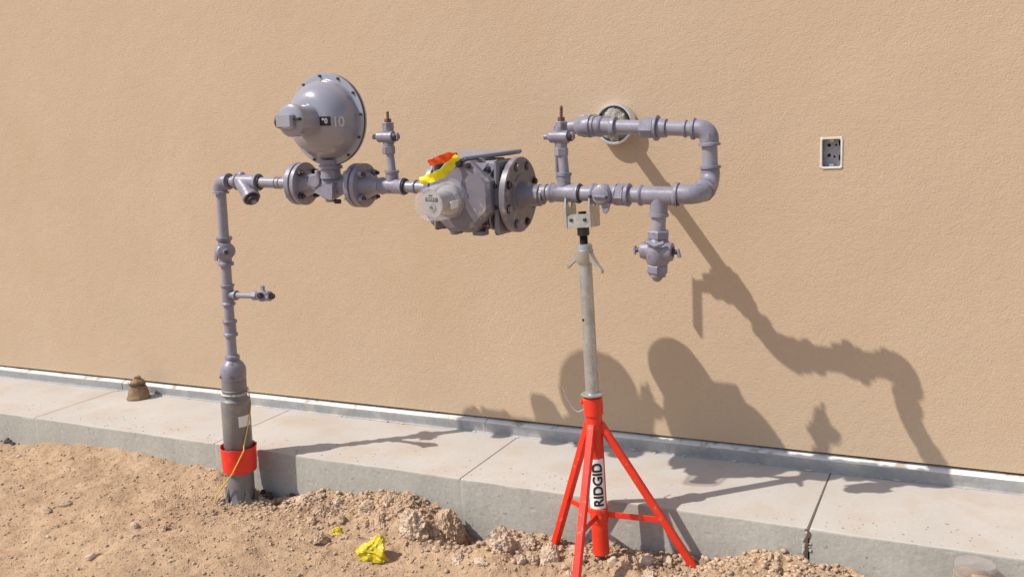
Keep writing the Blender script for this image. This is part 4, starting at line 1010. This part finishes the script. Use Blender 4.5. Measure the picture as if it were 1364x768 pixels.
# asphalt chunk at the left
P = Vector((-5.2499, -0.5903, 0)); P.z = float(hgt(P.x, P.y))
mb = MB(); P = Vector((P.x, P.y, P.z))
rock_mesh(mb.bm, P+Vector((0, 0, .030)), (.062, .05, .045), 71, 3, .3, .8); 
o = mb.build('asphalt_chunk', m_asph, base=P, angle=34); tag(o, 'dark asphalt chunk resting against the kerb at the far left', 'rubble')
for i, (dx, dy) in enumerate(((-.07, -.03), (-.02, -.05), (.05, -.045), (.09, -.02))):
    mb = MB(); q = P+Vector((dx, dy, .006)); rock_mesh(mb.bm, q, (.02, .018, .016), 80+i, 2, .3, .8)
    tag(mb.build('asphalt_crumb', m_asph, base=q, angle=34), 'small black crumb beside the dark asphalt chunk at the far left', 'rubble', 'crumbs beside the asphalt chunk')
# mud-caked cap on the sidewalk
P = Vector((-4.675, -.116, 0))
rings = []
for t, r in ((0, .066), (.004, .071), (.012, .071), (.018, .066), (.040, .062), (.065, .056), (.085, .048), (.098, .044), (.102, .047), (.112, .046), (.118, .040), (.126, .026), (.132, .022), (.140, .022), (.144, .015)):
    rings.append([P+Vector(((r+.003*math.sin(5*a+t*60)+random.uniform(-.0015, .0015))*math.cos(a)+.004*t/.14*2, (r+.003*math.sin(3*a+1))*math.sin(a), t+.003*math.sin(2*a+t*30)*(t > .02))) for a in [2*PI*k/26 for k in range(26)]])
cap = MB().rings(rings).build('mud_caked_cap', m_brown, base=P, angle=60); tag(cap, 'small brown mud-caked bell-shaped cap standing on the sidewalk', 'rubber cap')
MB().tube([P+Vector((.046*math.cos(a)+.003, .046*math.sin(a), .092+.004*math.sin(a))) for a in [2*PI*k/24 for k in range(25)]], .0035, 8).build('cord', m_darkclod, cap)
MB().tube([P+Vector((.054*math.cos(a)+.003, .054*math.sin(a), .086-.030*(a/PI))) for a in [-2.4+2.6*k/14 for k in range(15)]], .003, 8).build('cord', m_darkclod, cap)
# yellow scraps
def scrap(x0, y0, wd, ht, seed, label):
    P = Vector((x0, y0, float(hgt(x0, y0)))); rnd = random.Random(seed); b2 = bmesh.new(); bmesh.ops.create_icosphere(b2, subdivisions=4, radius=1)
    of = Vector((seed*3.7, 1.3, 8.8)); cuts = [(Vector((rnd.gauss(0, 1), rnd.gauss(0, 1), rnd.gauss(.2, .7))).normalized(), rnd.uniform(.5, .9)) for _ in range(16)]
    for q in b2.verts:
        p = q.co.copy()
        for n_, d_ in cuts:
            e = p.dot(n_)-d_
            if e > 0: p -= n_*e*rnd.uniform(.93, 1.0)
        k = 1+.30*mn.fractal(q.co*1.6+of, .8, 2, 3)-.16*abs(mn.noise(q.co*5+of))
        p *= k; flare = max(0, -.15-p.z)
        x = P.x+p.x*wd*(1+flare*.8); y = P.y+p.y*wd*.75*(1+flare*.8)
        q.co = Vector((x, y, max(P.z+ht*.32+p.z*ht*.9, float(hgt(x, y))-.003)))
    mb = MB(); mb.bm.free(); mb.bm = b2
    mb.tube([P+Vector((-wd*.55, -wd*.62, ht*.2)), P+Vector((-wd*.42, -wd*.72, ht*.5)), P+Vector((-wd*.40, -wd*.66, ht*.85))], .0016, 6) if wd > .05 and False else None
    o = mb.build('yellow_scrap', m_yel, base=P, angle=16); return tag(o, label, 'plastic scrap'), P
big, Pb = scrap(-2.2548, -1.0391, .082, .085, 4, 'larger crumpled yellow plastic scrap half buried in the dirt')
scrap(-2.5214, -0.9324, .032, .030, 9, 'smaller yellow plastic scrap left of the bigger one')
# cloudy plastic container at the lower right
P = Vector((.04, -.712, -.19))
jug = thing('plastic_container', 'cloudy plastic container standing against the kerb at the lower right', 'container', tuple(P))
prf = [(0, .058), (.004, .064)]
for k in range(8): z = .012+k*.018; prf += [(z, .067), (z+.006, .069), (z+.012, .069), (z+.016, .066)]
prf += [(.165, .067), (.180, .0665), (.187, .063), (.189, .056)]
MB().lathe(P+Vector((-.012, .0, .01)), (.02, .05, 1), [(0, .045), (.145, .052), (.155, .03)], 20).build('mud_inside', m_brown, jug)
MB().lathe(P, (.02, .05, 1), prf, 36).build('container_wall', m_jug, jug)
mb = MB(); A_, B_, _, _ = cyl_patch(P+Vector((0, 0, .03)), Vector((.02, .05, 1)), .0705, -.15, 1.5, .145, 12, Vector((0, -.88, .46)).normalized())
va = [mb.bm.verts.new(p) for p in A_]; vb_ = [mb.bm.verts.new(p) for p in B_]
for i in range(len(A_)-1): mb.bm.faces.new((va[i], va[i+1], vb_[i+1], vb_[i]))
mb.build('container_label', m_stone, jug)

for o in list(bpy.data.objects):
    if '_base' in o: del o['_base']
bpy.context.view_layer.update()
